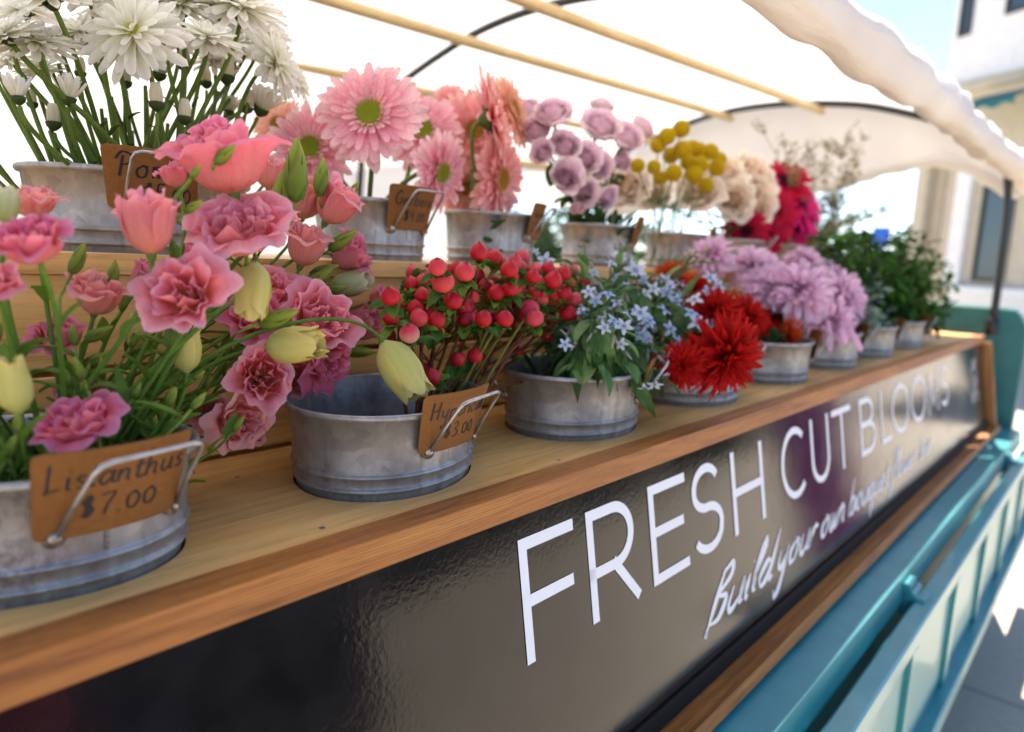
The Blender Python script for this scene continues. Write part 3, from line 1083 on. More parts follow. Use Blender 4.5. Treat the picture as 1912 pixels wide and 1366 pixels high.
LC = {
    'a': [[(.8, .85), (.42, 1.0), (.05, .45), (.32, 0), (.72, .45), (.85, .98), (.82, .2), (1.05, .05)]],
    'b': [[(.15, 2.2), (.08, 1.0), (.05, .1), (.12, .6), (.5, 1), (.82, .55), (.5, 0), (.1, .15)]],
    'c': [[(.75, .8), (.45, 1), (.08, .5), (.35, 0), (.8, .25)]],
    'd': [[(.75, .85), (.4, 1), (.05, .45), (.32, 0), (.72, .45), (.9, 2.2)], [(.9, 2.2), (.82, .6), (.85, .1), (1.1, .1)]],
    'e': [[(.08, .5), (.6, .62), (.52, .98), (.2, .8), (.1, .3), (.42, 0), (.85, .25)]],
    'f': [[(.75, 1.95), (.5, 2.2), (.3, 1.5), (.22, -.6), (.05, -1.0)], [(.0, .9), (.7, .98)]],
    'h': [[(.15, 2.1), (.06, 0)], [(.06, .35), (.4, .98), (.68, .75), (.66, .1), (.9, .05)]],
    'i': [[(.15, 1), (.12, .15), (.35, .05)], [(.2, 1.42), (.22, 1.5)]],
    'l': [[(.05, .3), (.42, 1.7), (.36, 2.2), (.18, 1.8), (.14, .3), (.4, .05)]],
    'm': [[(.08, 1), (.06, 0)], [(.06, .4), (.3, .98), (.46, .7), (.44, 0)], [(.44, .4), (.7, .98), (.86, .7), (.84, .1), (1.05, .08)]],
    'n': [[(.1, 1), (.06, 0)], [(.06, .4), (.4, .98), (.68, .7), (.66, .12), (.9, .05)]],
    'o': [[(.5, 1), (.1, .6), (.2, .05), (.62, .1), (.75, .7), (.5, 1), (.85, .9)]],
    'p': [[(.1, 1), (.0, -1.0)], [(.05, .6), (.5, 1), (.8, .55), (.45, .02), (.08, .2)]],
    'q': [[(.8, .85), (.42, 1.0), (.05, .45), (.32, 0), (.72, .45), (.8, .95), (.72, -1.0), (1.0, -.4)]],
    'r': [[(.1, 1), (.06, 0)], [(.06, .5), (.3, .95), (.65, .9)]],
    's': [[(.65, .85), (.35, 1), (.18, .72), (.55, .4), (.5, .05), (.1, .1)]],
    't': [[(.35, 1.7), (.26, .3), (.45, .0), (.7, .2)], [(.0, 1.0), (.7, 1.08)]],
    'u': [[(.1, 1), (.08, .25), (.35, 0), (.7, .4), (.78, 1), (.76, .15), (1.0, .08)]],
    'w': [[(.08, 1), (.14, .15), (.38, .1), (.52, .8), (.6, .15), (.82, .2), (.98, 1)]],
    'y': [[(.1, 1), (.12, .35), (.4, .15), (.7, .6), (.78, 1), (.62, -.6), (.3, -1.1), (.1, -.7)]],
    'B': [[(.2, 2.1), (.05, .0), (.0, -.2)], [(.1, 1.9), (.6, 2.15), (.7, 1.6), (.2, 1.1), (.75, .8), (.6, .1), (.1, .05)]],
    'L': [[(.15, 2.0), (.05, .1), (.0, 0), (.8, .15)]],
    'H': [[(.1, 2.0), (.0, 0)], [(.85, 2.0), (.75, 0)], [(.05, .95), (.8, 1.1)]],
    'P': [[(.35, 1.7), (.1, 0)], [(-.1, 1.4), (.3, 2.0), (.9, 1.7), (.7, 1.1), (.25, .95)]],
    'G': [[(.85, 1.7), (.5, 2.0), (.05, 1.0), (.4, 0), (.85, .4), (.85, .95), (.5, .95)]],
    '$': [[(.75, 1.5), (.4, 1.7), (.15, 1.3), (.75, .75), (.55, .25), (.0, .3)], [(.38, 2.0), (.3, 0)], [(.58, 2.0), (.5, 0)]],
    '7': [[(.05, 1.85), (.85, 1.9), (.5, .9), (.35, 0)]],
    '3': [[(.15, 1.8), (.6, 1.95), (.75, 1.45), (.35, 1.05), (.8, .75), (.6, .1), (.05, .15)]],
    '4': [[(.3, 2.0), (.1, 1.0), (.85, 1.05)], [(.7, 1.9), (.6, 0)]],
    '5': [[(.8, 1.9), (.25, 1.9), (.15, 1.1), (.65, 1.15), (.75, .4), (.1, .05)]],
    '0': [[(.5, 1.6), (.1, 1.1), (.2, .2), (.65, .15), (.85, .9), (.5, 1.6)]],
    '.': [[(.1, .0), (.18, .1)]],
    '~': [[(0, .5), (.2, 1.0), (.35, .2), (.55, .9), (.7, .2), (.95, .6)]],
}
WID = {'m': 1.15, 'w': 1.05, 'i': .42, 'l': .48, '.': .4, 't': .7, 'r': .68, ' ': .75, 'H': 1.1, 'f': .75, 's': .78, 'n': .92, '~': 1.2}
def script(acc, text, place, x0, x1, y0, xh, hw_, slant=.25, th=.0005, brush=None, gap=.14, rise=0.0, c=(.8, .8, .8)):
    tot = sum(WID.get(ch, 1.0) + gap for ch in text)
    sc = (x1 - x0) / tot
    x = x0
    kk = 0
    for ch in text:
        for st in LC.get(ch, []):
            P = catmull([np.array(s) for s in st], 7) if len(st) > 2 else np.array([st[0], st[1]], float)
            q = [(x + sc * (px_ + slant * py_ * .5), y0 + xh * py_ + rise * (x - x0)) for px_, py_ in P]
            kk += 1
            ribbon(acc, q, hw_ if brush is None else [hw_ * b for b in brush], place, th + .00006 * (kk % 4), c)
        x += sc * (WID.get(ch, 1.0) + gap)

a = Acc()
SP = lambda x, y, o: PL(x, -y, o)
BR = (.45, 1.5, .6, 1.55, .4)
for txt, x0, x1 in (('Build', -.400, -.150), ('your', -.128, .085), ('own', .112, .272), ('bouquet', .305, .640), ('flower', .665, .950), ('bar', .985, 1.150)):
    a = Acc()
    script(a, txt, SP, x0, x1, -.303, .034, .0042, 1.0, .0008, BR, .02)
    gpart('script_lettering', a, M_LETTER)
a = Acc()
for kx in range(3):
    P = catmull([np.array((1.93 + .045 * kx + .02 * math.sin(2.2 * j + kx), -(.075 + .03 * j))) for j in range(7)], 8)
    ribbon(a, P, [.002, .006, .002, .005, .003, .006, .002], SP, .0008 + .0002 * kx)
gpart('flower_emblem', a, M_LETTER)

# ------------------------------------------------------------------ tubs and price tags
def wall_r(dang, kf):
    c, s = math.cos(dang), math.sin(dang)
    return kf / math.sqrt((c / TUB_A) ** 2 + (s / TUB_B) ** 2)
def wk(z):
    return TUB_S + (.962 - TUB_S) * z / TUB_Z
def wall(rot, ang, z, off=0.0, kz=None):
    r = wall_r(rad(ang - rot), wk(z) if kz is None else kz) + off
    return np.array([r * math.cos(rad(ang)), r * math.sin(rad(ang)), z])

_tubme = None
def tub_mesh():
    global _tubme
    if _tubme is None:
        a = Acc()
        pr = [(.80, -.055), (.82, -.0548), (wk(-.05), -.050), (wk(0), 0)]
        for zc in (.0095, .0245):
            pr += [(wk(zc - .0034), zc - .0034), (wk(zc) + .004, zc - .0026), (wk(zc) + .019, zc - .0018), (wk(zc) + .027, zc), (wk(zc) + .019, zc + .0018), (wk(zc) + .004, zc + .0026), (wk(zc + .0034), zc + .0034)]
        pr += [(wk(.05), .05), (wk(.083), .083)]
        pr += [(.985, .0835), (1.0, .0862), (1.0, .0888), (.985, .0905), (.958, .0895), (.945, .086)]
        pr += [(wk(.06) - .018, .06), (wk(.02) - .018, .02), (wk(-.05) - .018, -.048), (.01, -.0475)]
        lathe(a, pr, 72, (.5, .5, .5), 0, TUB_A, TUB_B)
        # seam down the wall
        th = rad(-64)
        _tubme = a.mesh('tub_body', M_GALV)
    return _tubme

def make_tub(i, pos, z0, rot, a1, a2, label, group, back=True, tagtext=None, taglabel=None, ts=1.0):
    x, y = pos
    t = thing('galvanised_tub', (x, y, z0), label, 'tub', group)
    b = obj('tub_body', tub_mesh(), t)
    b.rotation_euler = (0, 0, rad(rot))
    b.scale = (ts, ts, 1)
    def wall(rot, ang, z, off=0.0, kz=None):
        r = wall_r(rad(ang - rot), wk(z) if kz is None else kz) * ts + off
        return np.array([r * math.cos(rad(ang)), r * math.sin(rad(ang)), z])
    sides = [(a1, a2, 1.0)] + ([(a1 + 180, a2 + 180, .75)] if back else [])
    for s1, s2, kk in sides:
        acc = Acc()
        L1, L2 = wall(rot, s1, .048, .004), wall(rot, s2, .048, .004)
        mid = (s1 + s2) / 2
        out = np.array([math.cos(rad(mid)), math.sin(rad(mid)), 0])
        ins = (L2 - L1) * .06
        B1, B2 = L1 + out * .040 * kk + np.array([0, 0, .056 * kk]) + ins, L2 + out * .040 * kk + np.array([0, 0, .058 * kk]) - ins
        def fil(A, B, Cc):
            return [B + (A - B) * .12, B + (A - B) * .03 + (Cc - B) * .03, B + (Cc - B) * .12]
        pts = [L1 - np.array([0, 0, .004]), L1 + (B1 - L1) * .5] + fil(L1, B1, B2) + [B1 + (B2 - B1) * .5] + fil(B1, B2, L2) + [L2 + (B2 - L2) * .5, L2 - np.array([0, 0, .004])]
        tube(acc, pts, .0019, n=10)
        h = obj('handle', acc.mesh('handle', M_WIRE), t)
        if kk == 1.0:
            acc = Acc()
            sa = s1 + (s2 - s1) * .42
            w_ = [wall(rot, sa, z, .0006) for z in (.030, .045, .065, .083)]
            tg_ = np.array([-math.sin(rad(sa)), math.cos(rad(sa)), 0]) * .0018
            acc.add([q - tg_ for q in w_] + [q + tg_ for q in w_], [(i, 4 + i, 5 + i, 1 + i) for i in range(3)], (.5, .5, .5))
            obj('seam', acc.mesh('seam', M_GALV), t)
        for L_, sa in ((L1, s1), (L2, s2)):
            acc = Acc()
            d = np.array([math.cos(rad(sa)), math.sin(rad(sa)), 0])
            tube(acc, [L_ - d * .005, L_ + d * .0005], .0078, n=18)
            tube(acc, [L_ + d * .0006, L_ + d * .0035, L_ + d * .0045], .0050, .0036, n=16)
            obj('rivet', acc.mesh('rivet', M_RIVET), h)
    if tagtext is not None:
        tg = thing('price_tag', (x, y, z0 + .05), taglabel, 'price tag', 'price tags on the tubs')
        A0, A1 = a1 - 6.5, a2 - .8
        def T(u, v, off=0.0):
            p = wall(rot, A0 + (A1 - A0) * u, .050, .0060 + off)
            out = nrm([p[0], p[1], 0])
            p = p * np.array([1, 1, 0]) + out * (.012 * v + .004 * v * v)
            return np.array([p[0], p[1], (-.003 + .064 * v)])
        nu, nv = 20, 12
        acc = Acc()
        def corner(u, v):
            # rounded corners
            rx, ry = .055, .085
            uu = min(max(u, 0), 1)
            for (cu, cv, su, sv) in ((rx, 1 - ry, -1, 1), (1 - rx, 1 - ry, 1, 1), (rx, ry, -1, -1), (1 - rx, ry, 1, -1)):
                if (u - cu) * su > 0 and (v - cv) * sv > 0:
                    du, dv = (u - cu) / rx, (v - cv) / ry
                    m = max(abs(du), abs(dv))
                    l = math.hypot(du, dv)
                    u, v = cu + du / l * m * rx, cv + dv / l * m * ry
                    break
            return u, v
        us = np.concatenate([np.linspace(0, .055, 4)[:-1], np.linspace(.055, .945, 14), np.linspace(.945, 1, 4)[1:]])
        vs2 = np.concatenate([np.linspace(0, .085, 4)[:-1], np.linspace(.085, .915, 6), np.linspace(.915, 1, 4)[1:]])
        nu, nv = len(vs2), len(us)
        V = [T(*corner(u, v)) for v in vs2 for u in us]
        V2 = [T(*corner(u, v), -.0007) for v in vs2 for u in us]
        acc.add(V, gf(nu, nv), (.34, .165, .052))
        acc.add(V2, gff(nu, nv), (.34, .165, .052))
        rim_ = [j for j in range(nv)] + [i_ * nv + nv - 1 for i_ in range(1, nu)] + [(nu - 1) * nv + j for j in range(nv - 2, -1, -1)] + [i_ * nv for i_ in range(nu - 2, 0, -1)]
        n_ = nu * nv
        acc.f += [(rim_[q], n_ + rim_[q], n_ + rim_[(q + 1) % len(rim_)], rim_[(q + 1) % len(rim_)]) for q in range(len(rim_))]
        acc.m += [0] * len(rim_)
        obj('card', acc.mesh('card', M_KRAFT), tg)
        acc = Acc()
        pl = lambda u, v, o: T(u, v, o)
        for (txt, u0, u1, v0, xh, sl, hh) in tagtext:
            # ribbon in tag space; aspect corrected by working in u scaled units
            script(acc, txt, pl, u0, u1, v0, xh, hh, sl, .0004, None, .12, 0.0, (.01, .01, .02))
        obj('handwriting', acc.mesh('handwriting', M_INK), tg)
    return t

GT1, GT2 = 'galvanised tubs sunk in the lower shelf', 'galvanised tubs sunk in the upper shelf'
TX = lambda nm, pr, u0=.1, u1=.92: [(nm, u0, u1, .56, .15, .1, .0095), (pr, .28, .80, .20, .13, .1, .0095)]
squig = [('~~~~', .12, .85, .58, .14, 0, .012), ('$~~', .25, .78, .2, .15, 0, .012)]
low_info = [
    ((-92.4, -50.8), TX('Lisianthus', '$7.00', .08, .98), 'galvanised tub of lisianthus at the left edge, its tag reading Lisianthus $7.00', 'brown kraft tag reading Lisianthus $7.00'),
    ((-107.7, -60.9), TX('Hypericum', '$3.00', .10, .98), 'half empty galvanised tub holding the red hypericum berries', 'brown kraft tag reading Hypericum $3.00'),
    ((-72, -26), squig, 'galvanised tub with pale blue tweedia drooping over its rim', 'kraft tag half covered by drooping tweedia leaves'),
    ((-72, -26), squig, 'galvanised tub beneath the large shaggy red dahlia', 'kraft tag in the tub under the red dahlia'),
    ((-72, -26), squig, 'galvanised tub under the orange red dahlia and lilac chrysanthemums', 'kraft tag just right of the small orange red dahlia'),
    ((-72, -26), squig, 'galvanised tub with long lilac petals hanging over its front', 'kraft tag beside the hanging lilac petals'),
    ((-72, -26), squig, 'galvanised tub with grey green eucalyptus', 'kraft tag in the eucalyptus tub'),
    ((-72, -26), squig, 'galvanised tub of dark leafy branches at the far end of the lower shelf', 'kraft tag below the dark leafy branches at the far end'),
]
for i, ((x, y, r_), (an, tt, lb, tl)) in enumerate(zip(LOW, low_info)):
    make_tub(i, (x, y), 0, r_, an[0], an[1], lb, GT1, True, tt, tl)
up_info = [
    ((-122, -80), [('Pom', .12, .62, .52, .19, .1, .013), ('$5.00', .35, .9, .15, .15, .1, .011)], 'galvanised tub full of green stems of white chrysanthemums', 'kraft tag reading Pom behind the lisianthus blooms'),
    ((-108, -48), TX('Gerbera', '$4.00'), 'galvanised tub under the large pink gerbera facing the viewer', 'kraft tag reading Gerbera $4.00'),
    ((-80, -22), squig, 'galvanised tub with salmon gerberas bending over its rim', 'kraft tag on the tub between salmon gerberas and lavender roses'),
    ((-80, -22), squig, 'galvanised tub below the lavender roses', 'kraft tag right of the lavender roses, under the yellow billy buttons'),
    ((-80, -22), squig, 'galvanised tub holding the yellow billy buttons', 'kraft tag on the tub of yellow billy buttons'),
    ((-80, -22), None, 'galvanised tub below the peach roses', ''),
    ((-80, -22), squig, 'galvanised tub behind the crimson gerberas', 'kraft tag just right of the crimson gerberas'),
    ((-80, -22), None, 'galvanised tub holding the wispy filler sprigs', ''),
]
for i, ((x, y, r_), (an, tt, lb, tl)) in enumerate(zip(UPP, up_info)):
    make_tub(i, (x, y), UPZ, r_, an[0], an[1], lb, GT2, False, tt, tl, 1.0 if i == 0 else UPS)

# ------------------------------------------------------------------ canopy
HP = [(-.010, .045), (-.006, .30), (.004, .58), (.05, .76), (.20, .88), (.562, 1.006), (.835, 1.05), (1.06, 1.066), (1.307, 1.055), (1.56, 1.006), (1.95, .87), (2.08, .74), (2.125, .5), (2.14, .05)]
HPc = catmull([np.array(q) for q in HP], 6)
canopy = thing('canvas_canopy', (.4, 1.0, .05), 'white canvas canopy rolled up along its front over black hoops and bamboo poles', 'canopy')
CO = np.array([.4, 1.0, .05])
def cpart(name, acc, mat, smooth=True):
    for i in range(len(acc.v)):
        acc.v[i] = acc.v[i] - CO
    return obj(name, acc.mesh(name, mat, smooth), canopy)
for hx in (-1.21, .57, 2.35):
    a = Acc()
    tube(a, [(hx, y, z) for y, z in (HPc if hx > 2 else HPc[21:])], .0135 if hx < 2 else .016, n=12)
    if hx > 2:
        box(a, (hx - .022, -.030, .0), (hx + .022, .012, .075), bev=.003)
    cpart('hoop', a, M_BLACK)
PDIR = np.array([.997, -.079, .012]) / .997
for (y, z) in ((1.307, 1.022), (.835, 1.018), (1.754, .926), (2.045, .74)):
    a = Acc()
    E1, E0 = np.array([2.40, y, z]), np.array([2.40, y, z]) - PDIR * 4.3
    tube(a, [E0 + (E1 - E0) * q + np.array([0, 0, .006 * math.sin(7 * q + y)]) for q in np.linspace(0, 1, 14)], .0200, n=14)
    cpart('bamboo_pole', a, M_POLE)
rs = np.random.RandomState(3)
def clothz(x, j):
    ph = (x + 1.21) % 1.78 / 1.78
    return -.020 * math.sin(math.pi * ph) * (1 if 4 < j < len(HPc) - 4 else .3)
xs = np.linspace(-1.95, 2.42, 60)
prof = HPc[18:]
a = Acc()
V = []
for i, x in enumerate(xs):
    for j, (y, z) in enumerate(prof):
        d = HPc[min(18 + j + 1, len(HPc) - 1)] - HPc[18 + j - 1]
        n_ = nrm(np.array([-d[1], d[0]]))
        y2, z2 = np.array([y, z]) + n_ * (.019 + .005 * math.sin(5 * x + 1.3 * j) * math.sin(.7 * j + 3 * x))
        z2 += clothz(x, j)
        if x > 1.55 and z2 < .55 and y > 1.5:
            z2 = max(z2, .55 + .02 * math.sin(9 * x))
        V.append((x, y2, z2))
a.add(V, gff(len(xs), len(prof)), (.8, .8, .8))
cpart('roof_cloth', a, M_CANVAS)
# the rolled front: a lumpy roll tied at intervals, with the cloth coming down to it
a = Acc()
nx, na = 120, 28
V = []
for i in range(nx):
    x = -2.0 + 4.62 * i / (nx - 1)
    pin = min(abs(((x - .15) % .55) - .275) / .275, 1)
    rr = .038 + .009 * (1 - pin) ** .6 + .006 * math.sin(11 * x) + .004 * math.sin(23 * x + 1)
    fl = max(0, (x - 1.9) / .8)
    rr *= 1 + .8 * fl * fl * (3 - 2 * fl)
    zc = .636 + .017 * (x + .6) - .009 * math.sin(3.9 * x + .6) + .01 * fl
    yc = -.045 - .012 * math.sin(4 * x) - .03 * fl
    for k in range(na):
        th = 2 * math.pi * k / na
        q = rr * (1 + .05 * math.sin(3 * th + 2.2 * x) + .035 * math.sin(5 * th - 5 * x) + .035 * math.sin(11 * th + 9 * x) + .02 * math.sin(17 * th - 21 * x))
        V.append((x, yc + q * math.cos(th) * .95, zc + q * math.sin(th) * 1.08))
a.add(V, gf(nx, na, True) + [tuple(range(na)), tuple((nx - 1) * na + k for k in range(na - 1, -1, -1))], (.8, .8, .8))
cpart('front_roll', a, M_ROLL)
a = Acc()
V = []
for i in range(60):
    x = -2.0 + 4.6 * i / 59
    for j in range(7):
        q = j / 6
        y = -.055 + .075 * q
        z = .675 + .017 * (x + .6) + (.735 - .675) * q + .006 * math.sin(17 * x + 2 * q)
        V.append((x, y + .006 * math.sin(13 * x), z))
a.add(V, gf(60, 7), (.8, .8, .8))
cpart('front_hem', a, M_ROLL)
# end cloth gathered up on the last hoop
a = Acc()
ny, nz = 70, 16
V = []
yl = [-.02, .05, .18, .31, .5, .72, 1.0, 1.4, 1.8, 2.12]
zl = [.62, .64, .74, .785, .74, .69, .64, .60, .58, .55]
for i in range(ny):
    y = -.015 + 2.13 * i / (ny - 1)
    zt = np.interp(y, HPc[16:, 0], HPc[16:, 1]) + .01
    zb = np.interp(y, yl, zl)
    for j in range(nz):
        q = j / (nz - 1)
        V.append((2.425 + .03 * q + .016 * math.sin(21 * y + 2 * q) * q + .05 * max(0, q - .7), y, zt + (min(zb, zt - .02) - zt) * q))
a.add(V, gf(ny, nz), (.8, .8, .8))
P = [(2.475 + .01 * math.sin(8 * y), y, np.interp(y, yl, zl) + .008 * math.sin(15 * y)) for y in np.linspace(-.02, 2.12, 50)]
tube(a, P, .034, .034, (.8, .8, .8), n=16, bump=.22)
cpart('end_flap', a, M_ENDC)

# ------------------------------------------------------------------ building across the paving
M_STUCCO = plain_mat('white_stucco', (.82, .81, .79), .85, 0, .2, nz=.06, ns=8, bmp=.1)
M_STONE = plain_mat('cream_stone', (.56, .49, .37), .8, 0, .2, nz=.08, ns=5)
M_STONE_SHADED = plain_mat('shaded_stone', (.46, .38, .28), .8, 0, .2, nz=.1, ns=5)
M_FRAME = plain_mat('dark_window_frame', (.03, .035, .04), .4, 0, .4)
M_AWN = plain_mat('teal_awning_cloth', (.03, .16, .16), .8, 0, .2)
def glass_mat():
    m, t, p, out = new_mat('window_glass')
    p.inputs['Base Color'].default_value = (.05, .075, .09, 1)
    p.inputs['Roughness'].default_value = .05
    p.inputs['Specular IOR Level'].default_value = .8
    return m
M_GLASS = glass_mat()
BD = np.array([-math.sin(rad(32)), -math.cos(rad(32)), 0])   # along the facade, to the right
BN = np.array([-math.cos(rad(32)), math.sin(rad(32)), 0])    # out of the facade
BQ = np.array([12.391, 2.069, 0])
bld = thing('white_building', (BQ[0], BQ[1], GZ), 'white two storey building with dark windows and a cornice behind the canopy', 'building')
FB = (np.column_stack([BD, BN, np.array([0, 0, 1.0])]), np.array([0, 0, -GZ]))
def bpart(name, boxes, mat, parent=None):
    acc = Acc()
    for (s0, d0, z0, s1, d1, z1) in boxes:
        q = Acc()
        # (s, out, z) is left handed: flip the faces
        box(q, (s0, d0, z0), (s1, d1, z1))
        v = q.v[0] @ FB[0].T + FB[1]
        acc.add(v, [f[::-1] for f in q.f], (.7, .7, .7))
    return obj(name, acc.mesh(name, mat, False), parent or bld)
bpart('upper_wall', [(-.40, -6, 3.30, 1.7, 0, 5.6)], M_STUCCO)
bpart('lower_wall', [(-.34, -6, GZ, 1.65, 0, 3.02)], M_STONE)
bpart('cornice', [(-.46, -6, 3.12, 1.76, .14, 3.24), (-.42, -6, 3.02, 1.72, .07, 3.118), (-.44, -6, 3.24, 1.74, .09, 3.298)], M_STONE)
bpart('pilaster', [(-.56, -.4, -.02, -.345, .18, 2.1), (-.58, -.4, 2.102, -.335, .22, 2.25)], M_STONE)
bpart('pilaster', [(.15, .001, .05, .42, .10, 2.2), (.12, .001, 2.202, .45, .14, 2.35)], M_STUCCO)
bpart('shaded_side_strip', [(-.325, .001, .3, -.12, .03, 2.08)], M_STONE_SHADED)  # flat tan strip painted in as the shadow side of the pilaster
bpart('sill', [(.40, .001, -.05, 1.68, .22, .08), (.30, .001, -.30, 1.68, .14, -.055)], M_STUCCO)
for (s0, s1, z0, z1) in ((-.27, -.05, 4.05, 5.35), (.53, 1.2, 4.17, 5.35), (.60, 1.14, .17, 1.64)):
    fr = bpart('window', [(s0, .002, z0, s0 + .05, .04, z1), (s1 - .05, .002, z0, s1, .04, z1), (s0 + .051, .002, z1 - .05, s1 - .051, .04, z1), (s0 + .051, .002, z0, s1 - .051, .04, z0 + .05)], M_FRAME)
    bpart('pane', [(s0 + .051, .003, z0 + .051, s1 - .051, .012, z1 - .051)], M_GLASS, fr)
def awn():
    acc = Acc()
    V = []
    for s in np.linspace(.5, 1.62, 16):
        for (d, z) in ((.15, 2.98), (.5, 2.86), (.9, 2.70), (.9, 2.62 + .03 * math.sin(s * 18))):
            V.append(FB[0] @ np.array((s, d, z)) + FB[1])
    acc.add(V, gff(16, 4), (.1, .3, .3))
    return obj('awning', acc.mesh('awning', M_AWN, False), bld)
awn()

# ------------------------------------------------------------------ planting and objects around the paving
def leaf_mass(acc, cen, size, n, lw, c, seed):
    rr = np.random.RandomState(seed)
    d = rr.normal(size=(n, 3))
    d /= np.linalg.norm(d, axis=1)[:, None]
    r = rr.uniform(.35, 1.0, n) ** .5
    P = np.asarray(cen) + d * r[:, None] * np.asarray(size)
    u = rr.normal(size=(n, 3))
    u /= np.linalg.norm(u, axis=1)[:, None]
    v = np.cross(u, rr.normal(size=(n, 3)))
    v /= np.linalg.norm(v, axis=1)[:, None]
    s = lw * rr.uniform(.6, 1.4, n)[:, None]
    V = np.stack([P - u * s, P + v * s * .5, P + u * s, P - v * s * .5], 1).reshape(-1, 3)
    C = np.repeat(np.asarray(c)[None] * rr.uniform(.6, 1.4, n)[:, None], 4, 0)
    acc.add(V, [(4 * i, 4 * i + 1, 4 * i + 2, 4 * i + 3) for i in range(n)], C)
a = Acc()
for k in range(26):
    yy = -14 + 4.2 * k
    hh = 1.5 + .9 * math.sin(k * 1.9) + .5 * math.sin(k * 4.1)
    leaf_mass(a, (46 + 4 * math.sin(k), yy, GZ + 1.0 + hh * .6), (3.5, 3.2, 1.1 + hh * .75), 700, .35, (.035, .075, .022), 50 + k)
o = obj('distant_trees', a.mesh('distant_trees', M_PLANT))
o['kind'] = 'stuff'
o['label'] = 'distant band of green trees beyond the flower stand'
o['category'] = 'trees'

# ------------------------------------------------------------------ bouquets
LCOL = {}
def in_tub(tub, up=False, fr=.6, z=-.03, bias=(0, 0)):
    x, y, r_ = tub
    th, q = R.uniform(0, 6.283), fr * math.sqrt(R.random())
    X, Y = TUB_A * .82 * q * math.cos(th), TUB_B * .82 * q * math.sin(th)
    c, s = math.cos(rad(r_)), math.sin(rad(r_))
    return np.array([x + X * c - Y * s + bias[0], y + X * s + Y * c + bias[1], (UPZ if up else 0) + z])

def stem_thing(name, label, cat, group, base, head, axis, r0, r1, c=GREEN, k1=.5, k2=.35, spread=.25, mat=None, n=16, c1=None):
    base, head, axis = np.asarray(base, float), np.asarray(head, float), nrm(axis)
    t = thing(name, base, label, cat, group)
    D = np.linalg.norm(head - base)
    hz = (head - base) * np.array([1, 1, 0])
    p1 = base + np.array([0, 0, 1]) * D * k1 + hz * spread
    p2 = head - axis * D * k2
    P = bez(base, p1, p2, head, n) - base
    acc = Acc()
    cc = np.asarray(c) * R.uniform(.85, 1.15)
    tube(acc, P, r0, r1, cc, c1 if c1 is not None else cc * 1.15, 7)
    return t, acc, P, head - base

def done(t, acc, mat=None):
    return obj('stem', acc.mesh('stem', mat or M_PLANT), t)

def place(name, me, t, pos, axis, sc, spin=None):
    return obj(name, me, t, mat_axis(pos, axis, sc, R.uniform(0, 6.28) if spin is None else spin))

def px(r, p):
    return r * depth(p) / FPX

# ---- shared meshes
CORAL = dict(inner=(.93, .20, .33), base=(.88, .44, .22), edge=(.97, .50, .58))
MAGEN = dict(inner=(.90, .085, .29), base=(.88, .44, .22), edge=(.97, .38, .56))
MAUVE = dict(inner=(.68, .13, .25), base=(.72, .36, .20), edge=(.80, .28, .46))
SALM = dict(inner=(.92, .32, .33), base=(.90, .54, .30), edge=(.96, .52, .50))
LM = {}
def lisi(kind, o, seed):
    k = (kind, o, seed)
    if k not in LM:
        LM[k] = h_lisi(seed, o, **{'c': CORAL, 'm': MAGEN, 'v': MAUVE, 's': SALM}[kind], ruf=.060 + .030 * o).mesh('lisianthus_bloom', M_LISI)
    return LM[k]
ME_CUP = h_lisicup(.5).mesh('calyx', M_PLANT)
ME_BUD = [h_bud(i).mesh('green_bud', M_PLANT) for i in range(3)]
ME_TUL = [h_tulip(20 + i).mesh('yellow_bud', M_YEL) for i in range(3)]
ME_TULG = h_tulip(33, (.40, .46, .12), (.66, .66, .36), (.74, .70, .46)).mesh('cream_bud', M_YEL)

G_L = 'lisianthus stems in the left front tub'
TUB = LOW[0]
